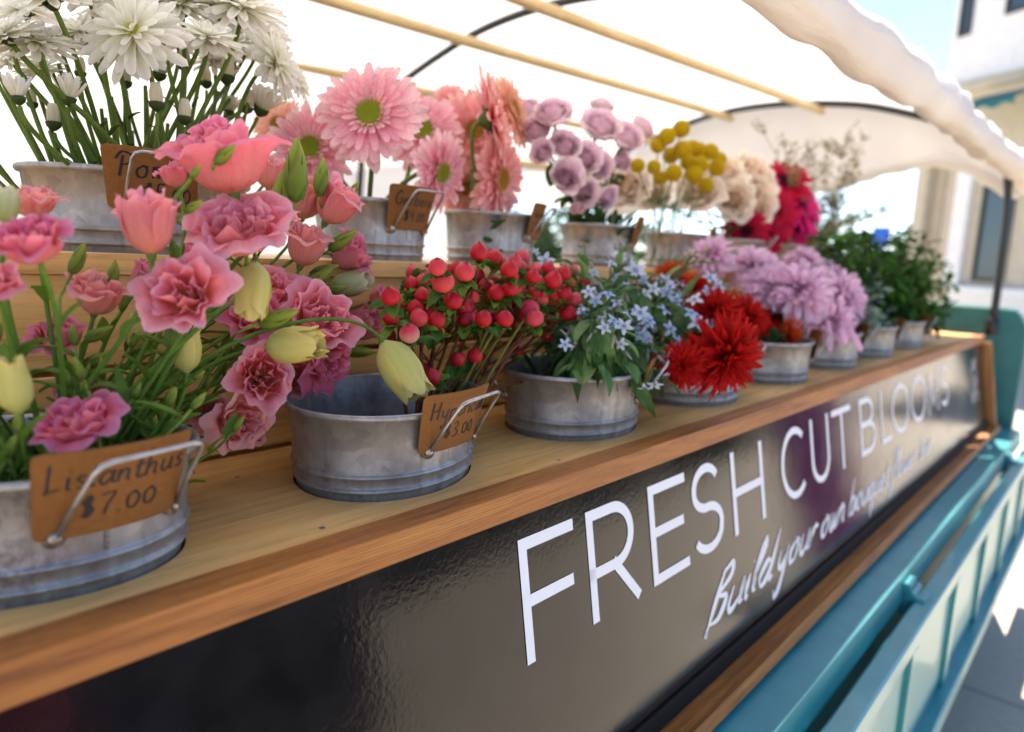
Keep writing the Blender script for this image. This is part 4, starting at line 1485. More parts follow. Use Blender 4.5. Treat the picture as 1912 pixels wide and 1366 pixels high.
# u, v, radius px, y plane, facing (right, up, to viewer), openness, kind, label
LIS = [
    (62, 462, 78, .095, (.05, .75, .65), .75, 'm', 'wide magenta lisianthus bloom at the left edge, nearest the viewer and blurred'),
    (62, 385, 62, .22, (.1, .85, .3), .8, 's', 'coral lisianthus bloom rising behind the magenta one at the left edge'),
    (428, 318, 108, .135, (-.12, .95, .25), .6, 'm', 'tallest big pink lisianthus bloom, ruffled, in front of the Pom tag'),
    (452, 438, 98, .115, (.05, .70, .70), .85, 'c', 'coral lisianthus bloom with deep magenta throat turned to the viewer, under the tallest bloom'),
    (348, 552, 84, .095, (.15, .30, .95), 1.0, 'c', 'wide open pale coral lisianthus facing the viewer in mid bunch'),
    (278, 432, 60, .115, (-.03, .98, .15), .12, 'c', 'upright closed coral lisianthus cup standing before the Pom tag'),
    (182, 560, 56, .215, (.35, .80, .25), .38, 's', 'half open salmon lisianthus cup tilted right, left of the open coral bloom'),
    (150, 800, 84, .100, (.05, .80, .55), .8, 'm', 'low pink lisianthus bloom resting just above the Lisianthus tag'),
    (592, 600, 78, .185, (.55, .45, .65), .9, 'c', 'ruffled pink lisianthus bloom behind the horizontal yellow bud'),
    (600, 668, 62, .195, (.75, -.45, .35), .6, 'm', 'magenta edged coral lisianthus bending down over the hypericum tub'),
    (568, 468, 52, .245, (.30, .88, .2), .30, 's', 'dusty pink lisianthus cup right of the deep throated bloom'),
    (645, 478, 50, .285, (.75, .50, .2), .35, 'v', 'mauve lisianthus cup pointing right at the right edge of the bunch'),
    (622, 388, 56, .245, (.50, .78, .2), .32, 'c', 'salmon pink lisianthus cup with a curled tip in front of the gerberas'),
    (572, 378, 46, .285, (.35, .85, .2), .15, 's', 'slim salmon lisianthus bud cup beside the tall green bud'),
    (488, 702, 68, .150, (.35, .1, .80), .75, 'c', 'coral lisianthus bloom low in the bunch below the horizontal yellow bud'),
    (440, 782, 62, .165, (.75, -.1, .55), .55, 's', 'pale salmon lisianthus hanging low at the right of the stems'),
    (478, 596, 58, .225, (.25, .45, .75), .7, 'm', 'shaded deep pink lisianthus behind the drooping yellow bud'),
    (668, 606, 42, .285, (.95, .12, .2), .25, 'c', 'narrow pink lisianthus cup pointing right toward the hypericum berries'),
    (270, 524, 34, .245, (.65, .70, .1), .15, 'v', 'small mauve lisianthus cup half hidden behind the open coral bloom'),
    (327, 332, 34, .220, (-.2, .9, .3), .4, 'm', 'small pink lisianthus covering the middle of the Pom tag'),
    (112, 640, 52, .245, (.1, .7, .5), .5, 'v', 'dusky lisianthus in the shade behind the green stems'),
    (150, 742, 46, .235, (.2, .6, .5), .6, 'v', 'dusky lisianthus low behind the stems above the low pink bloom'),
    (-8, 540, 52, .130, (.2, .6, .6), .6, 'c', 'coral lisianthus cut by the left edge of the photo'),
    (455, 800, 40, .205, (.92, .15, .1), .25, 's', 'salmon lisianthus cup lying sideways beside the Lisianthus tag'),
    (705, 560, 30, .280, (.9, .3, .1), .4, 'm', 'small purple pink lisianthus touching the leftmost hypericum berry'),
    (398, 262, 54, .165, (-.1, .75, .6), .75, 'm', 'pink lisianthus bloom just behind the top of the tallest bloom'),
    (510, 545, 50, .24, (.35, .5, .7), .7, 'c', 'pink lisianthus bloom squeezed behind the drooping and the horizontal yellow buds'),
    (385, 470, 44, .20, (-.3, .6, .6), .6, 'm', 'shaded pink lisianthus between the open coral bloom and the deep throated one'),
    (545, 700, 48, .22, (.5, -.1, .7), .7, 's', 'salmon lisianthus low at the right against the riser board'),
    (395, 770, 44, .19, (.3, .3, .8), .6, 's', 'small salmon lisianthus low among the stems behind the tag'),
    (505, 330, 44, .29, (.2, .9, .2), .35, 's', 'pink lisianthus half hidden behind the tallest bloom'),
]
# yellow half-open buds: u, v of middle, length px, y, axis, label
YB = [
    (548, 644, 118, .120, (.98, .08, .25), 0, 'plump yellow lisianthus bud lying horizontally in front of the pink blooms'),
    (748, 688, 128, .105, (.55, -.82, .15), 1, 'drooping pale yellow lisianthus bud hanging over the hypericum tub'),
    (472, 540, 112, .125, (-.03, -.97, .15), 2, 'yellow lisianthus bud hanging straight down under the deep throated bloom'),
    (348, 652, 92, .155, (.05, .95, .1), 1, 'upright yellow lisianthus bud below the open coral bloom'),
    (24, 722, 108, .085, (-.1, .95, .2), 0, 'fat yellow lisianthus bud at the left edge above the tub rim'),
    (258, 622, 72, .215, (.1, .95, .1), 2, 'pale yellow lisianthus bud in shade left of the open coral bloom'),
    (652, 530, 78, .270, (.97, .15, .1), 3, 'cream lisianthus bud pointing right below the mauve cup'),
    (12, 385, 70, .180, (.2, .9, .1), 3, 'cream lisianthus bud behind the magenta bloom at the left edge'),
]
# small green buds: u, v, length px, y, axis, index of the stem they branch from
GB = [(553, 318, 118, .175, (.05, .99, .1), 13), (600, 330, 72, .235, (.12, .97, .1), 12), (522, 372, 100, .20, (.12, .95, .1), 25), (640, 448, 66, .235, (.8, .55, .1), 11),
      (520, 592, 82, .120, (.95, .30, .15), 8), (362, 385, 42, .105, (.8, .5, .2), 5), (420, 288, 60, .10, (.75, .45, .4), 2), (146, 482, 66, .205, (.45, .88, .1), 0), (212, 512, 56, .215, (.15, .97, .1), 6),
      (185, 622, 62, .200, (.88, .42, .1), 6), (178, 672, 60, .215, (.85, .45, .1), 6), (592, 524, 78, .240, (.75, .60, .1), 10), (605, 505, 60, .250, (.93, .32, .1), 10), (625, 540, 50, .255, (.95, .2, .1), 17),
      (672, 656, 60, .26, (.98, -.05, .1), 17), (232, 560, 44, .24, (.3, .9, .1), 18), (372, 700, 30, .13, (.7, .5, .2), 14), (365, 320, 34, .105, (.6, .6, .3), 5), (660, 355, 40, .25, (.5, .8, .1), 12)]
stems = []
for i, (u, v, r, y, ax, o, k, lb) in enumerate(LIS):
    H = at(u, v, y=y)
    A = view(*ax)
    o = o if o < .65 else .65 + (o - .65) * .45
    Rr = px(r * .98, H)
    sc = Rr / ((.50 + .60 * o) * 1.17)
    bottom = H - A * sc * (.95 - .35 * o) * .55
    b = in_tub(TUB, False, .62, -.03, (.012, -.005))
    t, acc, P, h = stem_thing('lisianthus_stem', lb, 'lisianthus', G_L, b, bottom, A, .0023, .0018, GREEN, .5, .22)
    for q in (5, 8, 10):
        if R.random() < .6:
            leaf(acc, P[q], view(R.uniform(-1, 1), R.uniform(.2, .9), R.uniform(-.5, .8)), (0, 0, 1), .034, .012, R.uniform(.2, .8), GREEN, 7, 4)
    stems.append([t, acc, P, h, b])
    place('bloom', lisi(k, o, i), t, h, A, sc)
    place('calyx', ME_CUP, t, h, A, sc * .85)
for (u, v, ln, y, ax, k, lb) in YB:
    M_ = at(u, v, y=y)
    A = view(*ax)
    Lw = px(ln, M_)
    bottom = M_ - A * Lw / 2
    b = in_tub(TUB, False, .6, -.03, (.015, -.005))
    t, acc, P, h = stem_thing('lisianthus_stem', lb, 'lisianthus bud', G_L, b, bottom, A, .0026, .0018, GREEN, .55, .16 if ax[1] < -.5 else .25, .35)
    if R.random() < .8:
        leaf(acc, P[8], view(R.uniform(-1, 1), .6, .3), (0, 0, 1), .036, .012, .5, GREEN, 7, 4)
    done(t, acc)
    place('yellow_bud', (ME_TUL + [ME_TULG])[k], t, h, A, Lw / 2.0)
    place('calyx', ME_CUP, t, h, A, Lw / 2.0)
for (u, v, ln, y, ax, si) in GB:
    M_ = at(u, v, y=y)
    A = view(*ax)
    Lw = px(ln, M_)
    t, acc, P, h, b = stems[si]
    bottom = M_ - A * Lw / 2 - b
    d = np.linalg.norm(P - bottom, axis=1)
    z_ok = P[:, 2] < bottom[2] - .01
    j = int(np.argmin(np.where(z_ok, d, d + 1)))
    st = P[j]
    D_ = np.linalg.norm(bottom - st)
    tube(acc, bez(st, st + np.array([0, 0, .35]) * D_ + (bottom - st) * .2, bottom - A * D_ * .35, bottom, 10), .0017, .0014, GREEN, GREEN_L, 6)
    place('green_bud', ME_BUD[R.randrange(3)], t, bottom, A, Lw / 2.0)
for t, acc, P, h, b in stems:
    done(t, acc)
# extra leafy stems between the blooms read as one bunch
for i in range(60):
    b = in_tub(TUB, False, .78, -.03)
    H = b + np.array([R.uniform(-.06, .13), R.uniform(-.07, .06), R.uniform(.09, .20)])
    A = nrm((H - b) + np.array([R.uniform(-.08, .1), 0, .02]))
    t, acc, P, h = stem_thing('lisianthus_stem', 'thin green lisianthus stem without a bloom rising from the left front tub', 'flower stem', G_L, b, H, A, .0019, .0011, GREEN if i % 2 else GREEN_L, .5, .3)
    for q in (6, 9, 12, 14):
        leaf(acc, P[q], nrm(np.array([R.uniform(-1, 1), R.uniform(-1, 1), R.uniform(.3, 1.3)])), (0, 0, 1), R.uniform(.022, .042), .010, R.uniform(.1, .9), GREEN, 7, 4)
    done(t, acc)
    place('green_bud', ME_BUD[i % 3], t, h, A, R.uniform(.006, .010))

# ---- white chrysanthemums
ME_MUM = [h_mum(40 + i).mesh('petals', M_WHITE) for i in range(3)]
ME_MUMH = [h_mum(50 + i, True).mesh('petals', M_WHITE) for i in range(2)]
ME_MUMC = h_mum_core().mesh('flower_core', M_CORE)
ME_MUMB = [h_mumbud(60 + i).mesh('bud_petals', M_WHITE) for i in range(2)]
ME_MUMK = h_mumcup().mesh('calyx', M_PLANT)
ME_MBACK = h_back((.05, .085, .02), .20).mesh('calyx', M_PLANT)
G_M = 'white chrysanthemums in the upper left tub'
TUB = UPP[0]
MUM = [  # u, v, r, y, axis, kind (f flower, h half open, b bud), label
    (250, 62, 104, .36, (.05, .30, .95), 'f', 'largest white chrysanthemum facing the viewer, yellow eye showing'),
    (388, 72, 70, .37, (.25, .80, .50), 'f', 'white chrysanthemum right of the largest one, seen from the side with dark calyx'),
    (512, 118, 76, .43, (.92, .25, .2), 'f', 'white chrysanthemum at the right edge of the bunch turned to the right'),
    (450, 16, 88, .40, (.25, .75, .55), 'f', 'white chrysanthemum high at the top edge above the right hand one'),
    (338, 12, 74, .44, (.1, .75, .6), 'f', 'white chrysanthemum at the top edge behind the largest one'),
    (70, 80, 72, .38, (.25, .75, .5), 'f', 'white chrysanthemum left of the largest, seen from the side'),
    (12, 66, 72, .37, (-.3, .75, .5), 'f', 'white chrysanthemum cut by the left edge of the photo'),
    (92, -6, 88, .37, (-.15, .75, .5), 'f', 'white chrysanthemum cut by the top left corner'),
    (165, -14, 78, .42, (.1, .75, .6), 'f', 'white chrysanthemum mostly above the top edge near the left'),
    (552, 150, 44, .52, (.75, .4, .2), 'f', 'small white chrysanthemum behind the right hand one'),
    (498, 180, 52, .46, (.45, .8, .2), 'h', 'half open white chrysanthemum below the right hand flower'),
    (130, 160, 48, .38, (.15, .97, .1), 'h', 'half open white chrysanthemum low at the left of the bunch'),
    (30, 160, 46, .36, (-.1, .97, .1), 'h', 'half open white chrysanthemum near the left edge with dark calyx'),
    (398, 25, 60, .55, (.2, .9, .1), 'f', 'white chrysanthemum behind and above the largest one'),
    (300, 115, 46, .48, (.2, .9, .2), 'h', 'half open white chrysanthemum tucked behind the largest one'),
    (150, 132, 17, .41, (.05, .99, .1), 'b', 'white chrysanthemum bud left of the largest flower'),
    (292, 188, 23, .37, (.0, .99, .1), 'b', 'plump white chrysanthemum bud under the largest flower'),
    (345, 215, 21, .38, (.05, .99, .1), 'b', 'white chrysanthemum bud just right of the plump one'),
    (424, 138, 24, .44, (.1, .97, .1), 'b', 'white chrysanthemum bud below the side view flower'),
    (285, 275, 22, .50, (0, .99, 0), 'b', 'lowest white chrysanthemum bud behind the Pom tag'),
    (100, 225, 22, .44, (0, .98, .1), 'b', 'pale chrysanthemum bud among the stems at the left'),
    (462, 196, 20, .47, (.3, .9, .1), 'b', 'chrysanthemum bud at the right among the stems'),
    (345, 118, 20, .46, (0, .98, .1), 'b', 'small chrysanthemum bud below the largest flower on its right'),
    (235, 150, 18, .52, (0, .98, .1), 'b', 'shaded chrysanthemum bud behind the largest flower'),
    (385, 150, 18, .52, (0, .98, .1), 'b', 'shaded chrysanthemum bud behind the side view flower'),
    (60, 190, 16, .50, (-.1, .98, .1), 'b', 'small shaded chrysanthemum bud behind the left stems'),
    (200, 12, 64, .50, (-.1, .9, .3), 'f', 'white chrysanthemum behind the upper left side of the largest one'),
    (285, -20, 74, .46, (.0, .9, .3), 'f', 'white chrysanthemum cut by the top edge above the largest one'),
    (395, -22, 78, .43, (.1, .85, .4), 'f', 'white chrysanthemum cut by the top edge, right of the largest one'),
    (470, 70, 56, .55, (.4, .8, .3), 'f', 'shaded white chrysanthemum behind the right hand flowers'),
    (215, 90, 52, .52, (-.1, .7, .6), 'f', 'shaded white chrysanthemum in the back of its bunch'),
    (330, 70, 56, .53, (.1, .7, .6), 'f', 'shaded white chrysanthemum in the back of its bunch'),
    (440, 85, 58, .52, (.2, .7, .6), 'f', 'shaded white chrysanthemum in the back of its bunch'),
    (150, 60, 60, .50, (-.1, .7, .6), 'f', 'shaded white chrysanthemum in the back of its bunch'),
    (20, 110, 52, .48, (-.2, .7, .6), 'f', 'shaded white chrysanthemum in the back of its bunch'),
    (75, 130, 50, .50, (-.1, .8, .5), 'f', 'shaded white chrysanthemum in the back of its bunch'),
    (490, 60, 60, .52, (.3, .7, .5), 'f', 'shaded white chrysanthemum in the back of its bunch'),
    (400, 115, 50, .55, (.1, .8, .5), 'f', 'shaded white chrysanthemum in the back of its bunch'),
    (110, 70, 50, .52, (.0, .9, .3), 'f', 'shaded white chrysanthemum behind the left hand side view flower'),
    (45, 20, 60, .52, (-.1, .9, .3), 'f', 'shaded white chrysanthemum at the upper left behind the front ones'),
    (180, 90, 48, .55, (.0, .9, .2), 'f', 'shaded white chrysanthemum just left of the largest one'),
    (430, 190, 34, .54, (.2, .9, .2), 'h', 'shaded half open chrysanthemum at the right among the stems'),
    (330, 290, 18, .52, (0, .98, .1), 'b', 'small chrysanthemum bud low among the stems right of the tag'),
]
for i, (u, v, r, y, ax, k, lb) in enumerate(MUM):
    H = at(u, v, y=y)
    A = view(*ax)
    sc = px(r, H)
    b = in_tub(TUB, True, .75, -.02)
    if k == 'f':
        t, acc, P, h = stem_thing('white_chrysanthemum', lb, 'chrysanthemum', G_M, b, H - A * sc * .12, A, .0030, .0026, (.12, .19, .030), .5, .18, .35)
        place('petals', ME_MUM[i % 3], t, h + A * sc * .1, A, sc)
        place('flower_core', ME_MUMC, t, h + A * sc * .1, A, sc)
        place('calyx', ME_MBACK, t, h + A * sc * .08, A, sc * 1.05)
    elif k == 'h':
        t, acc, P, h = stem_thing('white_chrysanthemum', lb, 'chrysanthemum', G_M, b, H - A * sc * .8, A, .0028, .0024, (.12, .19, .030), .5, .18, .35)
        place('petals', ME_MUMH[i % 2], t, h + A * sc * .25, A, sc * 1.25)
        place('calyx', ME_MUMK, t, h + A * sc * .28, A, sc * .52)
    else:
        t, acc, P, h = stem_thing('white_chrysanthemum', lb, 'chrysanthemum bud', G_M, b, H - A * sc * 1.0, A, .0025, .0020, (.12, .19, .030), .5, .18, .35)
        place('bud_petals', ME_MUMB[i % 2], t, h + A * sc * .7, A, sc * 1.0)
        place('calyx', ME_MUMK, t, h + A * sc * .70, A, sc * 1.12)
    for q in (4, 7):
        if R.random() < .5:
            leaf(acc, P[q], view(R.uniform(-1, 1), .7, .2), (0, 0, 1), .02, .007, .4, (.06, .1, .02), 6, 3)
    done(t, acc)
for i in range(44):
    b = in_tub(TUB, True, .9, -.02)
    b[1] = TUB[1] + abs(b[1] - TUB[1]) - .02
    H = b + np.array([(b[0] - TUB[0]) * 1.1 + R.uniform(-.02, .03), .03 + (b[1] - TUB[1]) * .9 + R.uniform(-.02, .02), R.uniform(.13, .235)])
    t, acc, P, h = stem_thing('white_chrysanthemum', 'bare green chrysanthemum stem standing in the upper left tub', 'flower stem', G_M, b, H, H - b, .0028, .0022, (.11, .175, .026), .4, .3, .3)
    done(t, acc)

# ---- pink and salmon gerberas
GP = [h_gerbera((.93, .66, .68), (.88, .26, .40), (.90, .46, .54), 70 + i).mesh('petals', M_PINK) for i in range(2)]
GS = [h_gerbera((.91, .55, .52), (.86, .25, .28), (.88, .40, .38), 80 + i).mesh('petals', M_PINK) for i in range(2)]
GX = [h_gerbera((.88, .58, .46), (.86, .42, .32), (.86, .46, .34), 85).mesh('petals', M_PINK)]
GC1 = h_gerbera_core((.26, .30, .025), (.85, .55, .05)).mesh('flower_core', M_CORE)
GC2 = h_gerbera_core((.40, .20, .03), (.80, .34, .05)).mesh('flower_core', M_CORE)
GBK = h_back((.09, .14, .03), .22).mesh('calyx', M_PLANT)
def gerb(rows, tub, group, heads, core, cat='gerbera', name='gerbera_daisy', nod=.16):
    for i, (u, v, r, y, ax, k, lb) in enumerate(rows):
        H = at(u, v, y=y)
        A = view(*ax)
        sc = px(r, H)
        b = in_tub(tub, True, .6, -.02)
        t, acc, P, h = stem_thing(name, lb, cat, group, b, H - A * sc * .2, A, .0042, .0036, (.13, .19, .045), .55, nod, .3)
        done(t, acc)
        sp = R.uniform(0, 6)
        place('petals', heads[k][i % len(heads[k])], t, h + A * sc * .18, A, sc, sp)
        place('flower_core', core[k], t, h + A * sc * .18, A, sc * 1.15, sp)
        place('calyx', GBK, t, h + A * sc * .16, A, sc)
heads = {'p': GP, 's': GS, 'x': GX}
core = {'p': GC1, 's': GC2, 'x': GC2}
gerb([
    (690, 213, 106, .375, (-.03, .08, 1), 'p', 'largest pink gerbera facing the viewer with a green and yellow eye'),
    (580, 276, 92, .47, (-.05, .10, 1), 'p', 'pink gerbera behind and lower left of the largest one, half covered by green buds'),
    (788, 242, 84, .50, (.25, .12, .95), 'p', 'pale pink gerbera partly hidden behind the right side of the largest one'),
    (822, 322, 80, .42, (.80, -.30, .45), 'p', 'pink gerbera turned down to the right above the Gerbera tag'),
    (520, 232, 60, .62, (-.2, .3, .9), 'x', 'pale salmon gerbera deep behind the white chrysanthemum stems'),
], UPP[1], 'pink gerberas in the second upper tub', heads, core)
gerb([
    (884, 244, 80, .50, (.30, .05, .95), 's', 'salmon gerbera with an orange eye behind the edge-on one'),
    (918, 222, 98, .41, (.94, .22, -.10), 's', 'salmon gerbera seen edge-on with its stem side showing'),
    (932, 335, 88, .41, (.82, -.22, .45), 's', 'salmon gerbera tilted down to the right, its pink eye half seen'),
    (955, 205, 78, .50, (.75, .2, .35), 'x', 'peach gerbera behind the edge-on one'),
    (872, 352, 62, .52, (.1, -.2, .95), 'x', 'small peach gerbera low behind the tilted salmon one'),
    (842, 188, 40, .58, (.1, .3, .9), 's', 'coral gerbera far back, mostly hidden by the pale pink one'),
], UPP[2], 'salmon gerberas in the third upper tub', heads, core)

# ---- lavender roses
RV = [h_rose(90 + i, (.88, .62, .76), (.94, .76, .82), None, 5, .03).mesh('rose_petals', M_PINK) for i in range(3)]
SEP = h_sep().mesh('sepals', M_PLANT)
def roses(rows, tub, group, meshes, name, cat, col=GREEN_D, leaves=True):
    for i, (u, v, r, y, ax, lb) in enumerate(rows):
        H = at(u, v, y=y)
        A = view(*ax)
        sc = px(r * .92, H) / .98
        b = in_tub(tub, True, .55, -.02)
        t, acc, P, h = stem_thing(name, lb, cat, group, b, H - A * sc * .55, A, .0030, .0026, col, .5, .22, .3)
        if leaves:
            for q in (6, 9, 12):
                leaf(acc, P[q], view(R.uniform(-1, 1), R.uniform(-.3, .8), R.uniform(-.4, .8)), (0, 0, 1), .045, .026, .5, GREEN_D, 7, 5, 'oval')
        done(t, acc)
        place('rose_petals', meshes[i % len(meshes)], t, h, A, sc)
        place('sepals', SEP, t, h, A, sc)
roses([
    (1033, 208, 40, .43, (-.1, .55, .8), 'lavender rose at the top left of its bunch'),
    (984, 200, 26, .55, (-.3, .5, .7), 'small lavender rose peeping behind the peach gerbera'),
    (1000, 240, 36, .47, (-.35, .35, .85), 'lavender rose touching the peach gerbera on the left of its bunch'),
    (1122, 232, 42, .43, (.2, .45, .85), 'large lavender rose at the top middle of its bunch'),
    (1124, 196, 28, .52, (.2, .85, .3), 'lavender rose bud rising behind the top middle rose'),
    (1172, 254, 36, .46, (.3, .35, .85), 'lavender rose at the right of its bunch with clear spiral petals'),
    (1202, 236, 30, .50, (.6, .5, .4), 'pale lavender rose at the far right beside the billy buttons'),
    (1056, 268, 34, .42, (.1, .35, .9), 'lavender rose in the middle of its bunch below the top left rose'),
    (1012, 283, 27, .44, (-.35, .1, .9), 'small lavender rose with a dark eye on the left side'),
    (1097, 292, 33, .41, (.3, .05, .95), 'oval lavender rose in the middle right of its bunch'),
    (1060, 328, 36, .40, (.1, -.05, .98), 'lavender rose facing the viewer low in the bunch with a dark eye'),
    (1122, 308, 30, .47, (.4, -.1, .8), 'shaded lavender rose behind the oval one'),
    (1162, 300, 24, .48, (.5, .1, .7), 'closed lavender rose bud below the clear spiral rose'),
    (1094, 360, 30, .41, (.3, -.4, .8), 'deeper purple lavender rose at the bottom of the bunch'),
    (1134, 368, 27, .43, (.5, -.5, .6), 'deep purple rose at the bottom right of the bunch'),
    (1078, 388, 17, .42, (.0, -.85, .4), 'smallest dark rose hanging at the very bottom of the bunch'),
], UPP[3], 'lavender roses in the fourth upper tub', RV, 'lavender_rose', 'rose')

# ---- billy buttons
BALL = [h_ball(i).mesh('yellow_ball', M_FUZZ) for i in range(2)]
BB = [(1272, 240, 17, .44, 'topmost yellow billy button'), (1245, 254, 17, .44, 'yellow billy button just below and left of the topmost'), (1228, 271, 15, .46, 'yellow billy button at the upper left of the cluster'),
      (1191, 309, 14, .42, 'leftmost low yellow billy button standing apart'), (1221, 312, 14, .42, 'yellow billy button right of the leftmost one'), (1258, 323, 17, .40, 'large yellow billy button low in the middle'),
      (1233, 332, 13, .46, 'shaded small yellow billy button behind the low middle one'), (1252, 290, 16, .47, 'yellow billy button left of centre'), (1274, 280, 18, .42, 'large yellow billy button in the centre'),
      (1292, 276, 15, .47, 'yellow billy button behind the centre one'), (1305, 280, 15, .46, 'yellow billy button right of centre near the top'), (1326, 283, 16, .44, 'yellow billy button at the upper right'),
      (1343, 297, 14, .46, 'yellow billy button at the right edge, upper of two'), (1338, 313, 16, .44, 'yellow billy button at the right edge, lower of two'), (1308, 307, 16, .42, 'yellow billy button right of the large centre one'),
      (1296, 326, 17, .40, 'yellow billy button low on the right side'), (1318, 346, 15, .42, 'lowest yellow billy button'), (1285, 303, 15, .45, 'shaded yellow billy button under the centre one')]
for i, (u, v, r, y, lb) in enumerate(BB):
    H = at(u, v, y=y)
    A = view(R.uniform(-.15, .2), .95, .1)
    b = in_tub(UPP[4], True, .45, -.02, (-.08, 0))
    t, acc, P, h = stem_thing('billy_button', lb, 'billy button', 'yellow billy buttons in the fifth upper tub', b, H, H - b, .0017, .0014, (.14, .17, .07), .4, .35, .3)
    done(t, acc)
    place('yellow_ball', BALL[i % 2], t, h, A, px(r * 1.0, H))

# ---- peach roses, crimson gerberas, filler
RP = [h_rose(100 + i, (.92, .74, .58), (.94, .84, .74), None, 6, .065, .22).mesh('rose_petals', M_PINK) for i in range(2)]
roses([
    (1168, 345, 48, .60, (-.2, .2, .95), 'peach rose seen behind the stems of the billy buttons on the left'),
    (1215, 355, 38, .62, (.1, .1, .95), 'peach rose behind the billy button stems in the middle'),
    (1308, 352, 44, .50, (-.2, .25, .9), 'peach rose right below the lowest billy buttons'),
    (1350, 322, 44, .50, (.0, .5, .85), 'pale peach rose behind the right side of the billy buttons'),
    (1402, 330, 50, .47, (.3, .35, .85), 'large cream peach rose at the top right of its bunch'),
    (1372, 372, 40, .45, (.0, .0, .98), 'peach rose facing the viewer between the cream ones'),
    (1412, 378, 46, .44, (.4, -.2, .85), 'cream peach rose bending over the crimson gerberas'),
    (1432, 345, 34, .52, (.7, .2, .5), 'peach rose at the right touching the crimson gerberas'),
], UPP[5], 'peach roses in the sixth upper tub', RP, 'peach_rose', 'rose', GREEN)
GMg = [h_gerbera((.78, .022, .25), (.66, .010, .14), (.70, .02, .2), 95).mesh('petals', M_RED)]
GCr = [h_gerbera((.58, .008, .060), (.42, .004, .03), (.48, .006, .04), 96).mesh('petals', M_RED)]
GC3 = h_gerbera_core((.035, .008, .012), (.06, .01, .02)).mesh('flower_core', M_CORE)
gerb([
    (1488, 372, 72, .46, (.55, .35, .70), 'm', 'bright magenta gerbera at the top right of the crimson bunch'),
    (1458, 340, 62, .50, (-.2, .55, .7), 'c', 'crimson gerbera behind the cream roses at the top'),
    (1442, 398, 60, .45, (.2, .05, .95), 'c', 'crimson gerbera under the bending cream rose'),
    (1392, 432, 48, .44, (-.05, -.1, .98), 'c', 'dark crimson gerbera low left with a black eye facing the viewer'),
    (1432, 440, 46, .45, (.15, -.2, .95), 'c', 'dark crimson gerbera low right with a black eye'),
    (1484, 420, 54, .46, (.4, -.3, .8), 'm', 'magenta gerbera under the bright one'),
    (1518, 395, 52, .50, (.8, .1, .4), 'm', 'magenta gerbera at the right edge of the crimson bunch, pale edged'),
], UPP[6], 'crimson and magenta gerberas in the seventh upper tub', {'m': GMg, 'c': GCr}, {'m': GC3, 'c': GC3})

def sprig(name, lb, cat, group, b, H, c_st, c_dot, nb, dot, spreadv, ndots=60, lean=None):
    t, acc, P, h = stem_thing(name, lb, cat, group, b, H, lean if lean is not None else H - b, .0018, .0008, c_st, .4, .3, .3, n=18)
    dots = Acc()
    tube(dots, P[6:], .0013, .0008, c_st, n=5)
    for k in range(nb):
        q = R.randrange(7, 17)
        d = nrm(np.array([R.uniform(-1, 1), R.uniform(-1, 1), R.uniform(.3, 1.4)]))
        e = P[q] + d * spreadv * R.uniform(.4, 1)
        Q = bez(P[q], P[q] + d * .3 * spreadv, e - np.array([0, 0, .2 * spreadv]), e, 6)
        tube(dots, Q, .0008, .0005, c_st, n=4)
        for m_ in range(ndots // nb):
            p = Q[R.randrange(1, 6)] + np.array([R.gauss(0, 1), R.gauss(0, 1), R.gauss(0, 1)]) * spreadv * .10
            cc = np.array(c_dot) * R.uniform(.6, 1.3)
            s = dot * R.uniform(.5, 1.2)
            u_, v_ = nrm(np.array([R.gauss(0, 1) for _ in range(3)])), nrm(np.array([R.gauss(0, 1) for _ in range(3)]))
            dots.add([p - u_ * s, p + v_ * s * .6, p + u_ * s, p - v_ * s * .6], [(0, 1, 2, 3)], cc)
    done(t, acc)
    obj('florets', dots.mesh('florets', M_PLANT), t)
for (u, v, y, lb) in [(1420, 232, .47, 'leftmost thin brownish filler sprig rising above the peach roses'), (1462, 262, .50, 'brownish filler sprig above the magenta gerbera, second from the left'), (1505, 270, .47, 'bushy brownish filler sprig above the magenta gerbera'),
                      (1545, 258, .46, 'brownish filler sprig right of the bushy one'), (1585, 238, .47, 'tallest brownish filler sprig against the gathered canvas'), (1612, 250, .44, 'rightmost brownish filler sprig'), (1590, 320, .42, 'filler sprig leaning right against the sky, lower down'),
                      (1565, 380, .40, 'low filler sprig beside the magenta gerberas'), (1600, 400, .48, 'pale green filler sprig low against the sky'), (1655, 392, .42, 'lone wispy sprig leaning far right against the sky')]:
    H = at(u, v, y=y)
    sprig('filler_sprig', lb, 'filler sprig', 'wispy filler sprigs in the last upper tub', in_tub(UPP[7], True, .4, -.02), H, (.24, .20, .11), (.34, .28, .15) if v < 350 else (.22, .27, .14), 26, .0062, .062, 520)

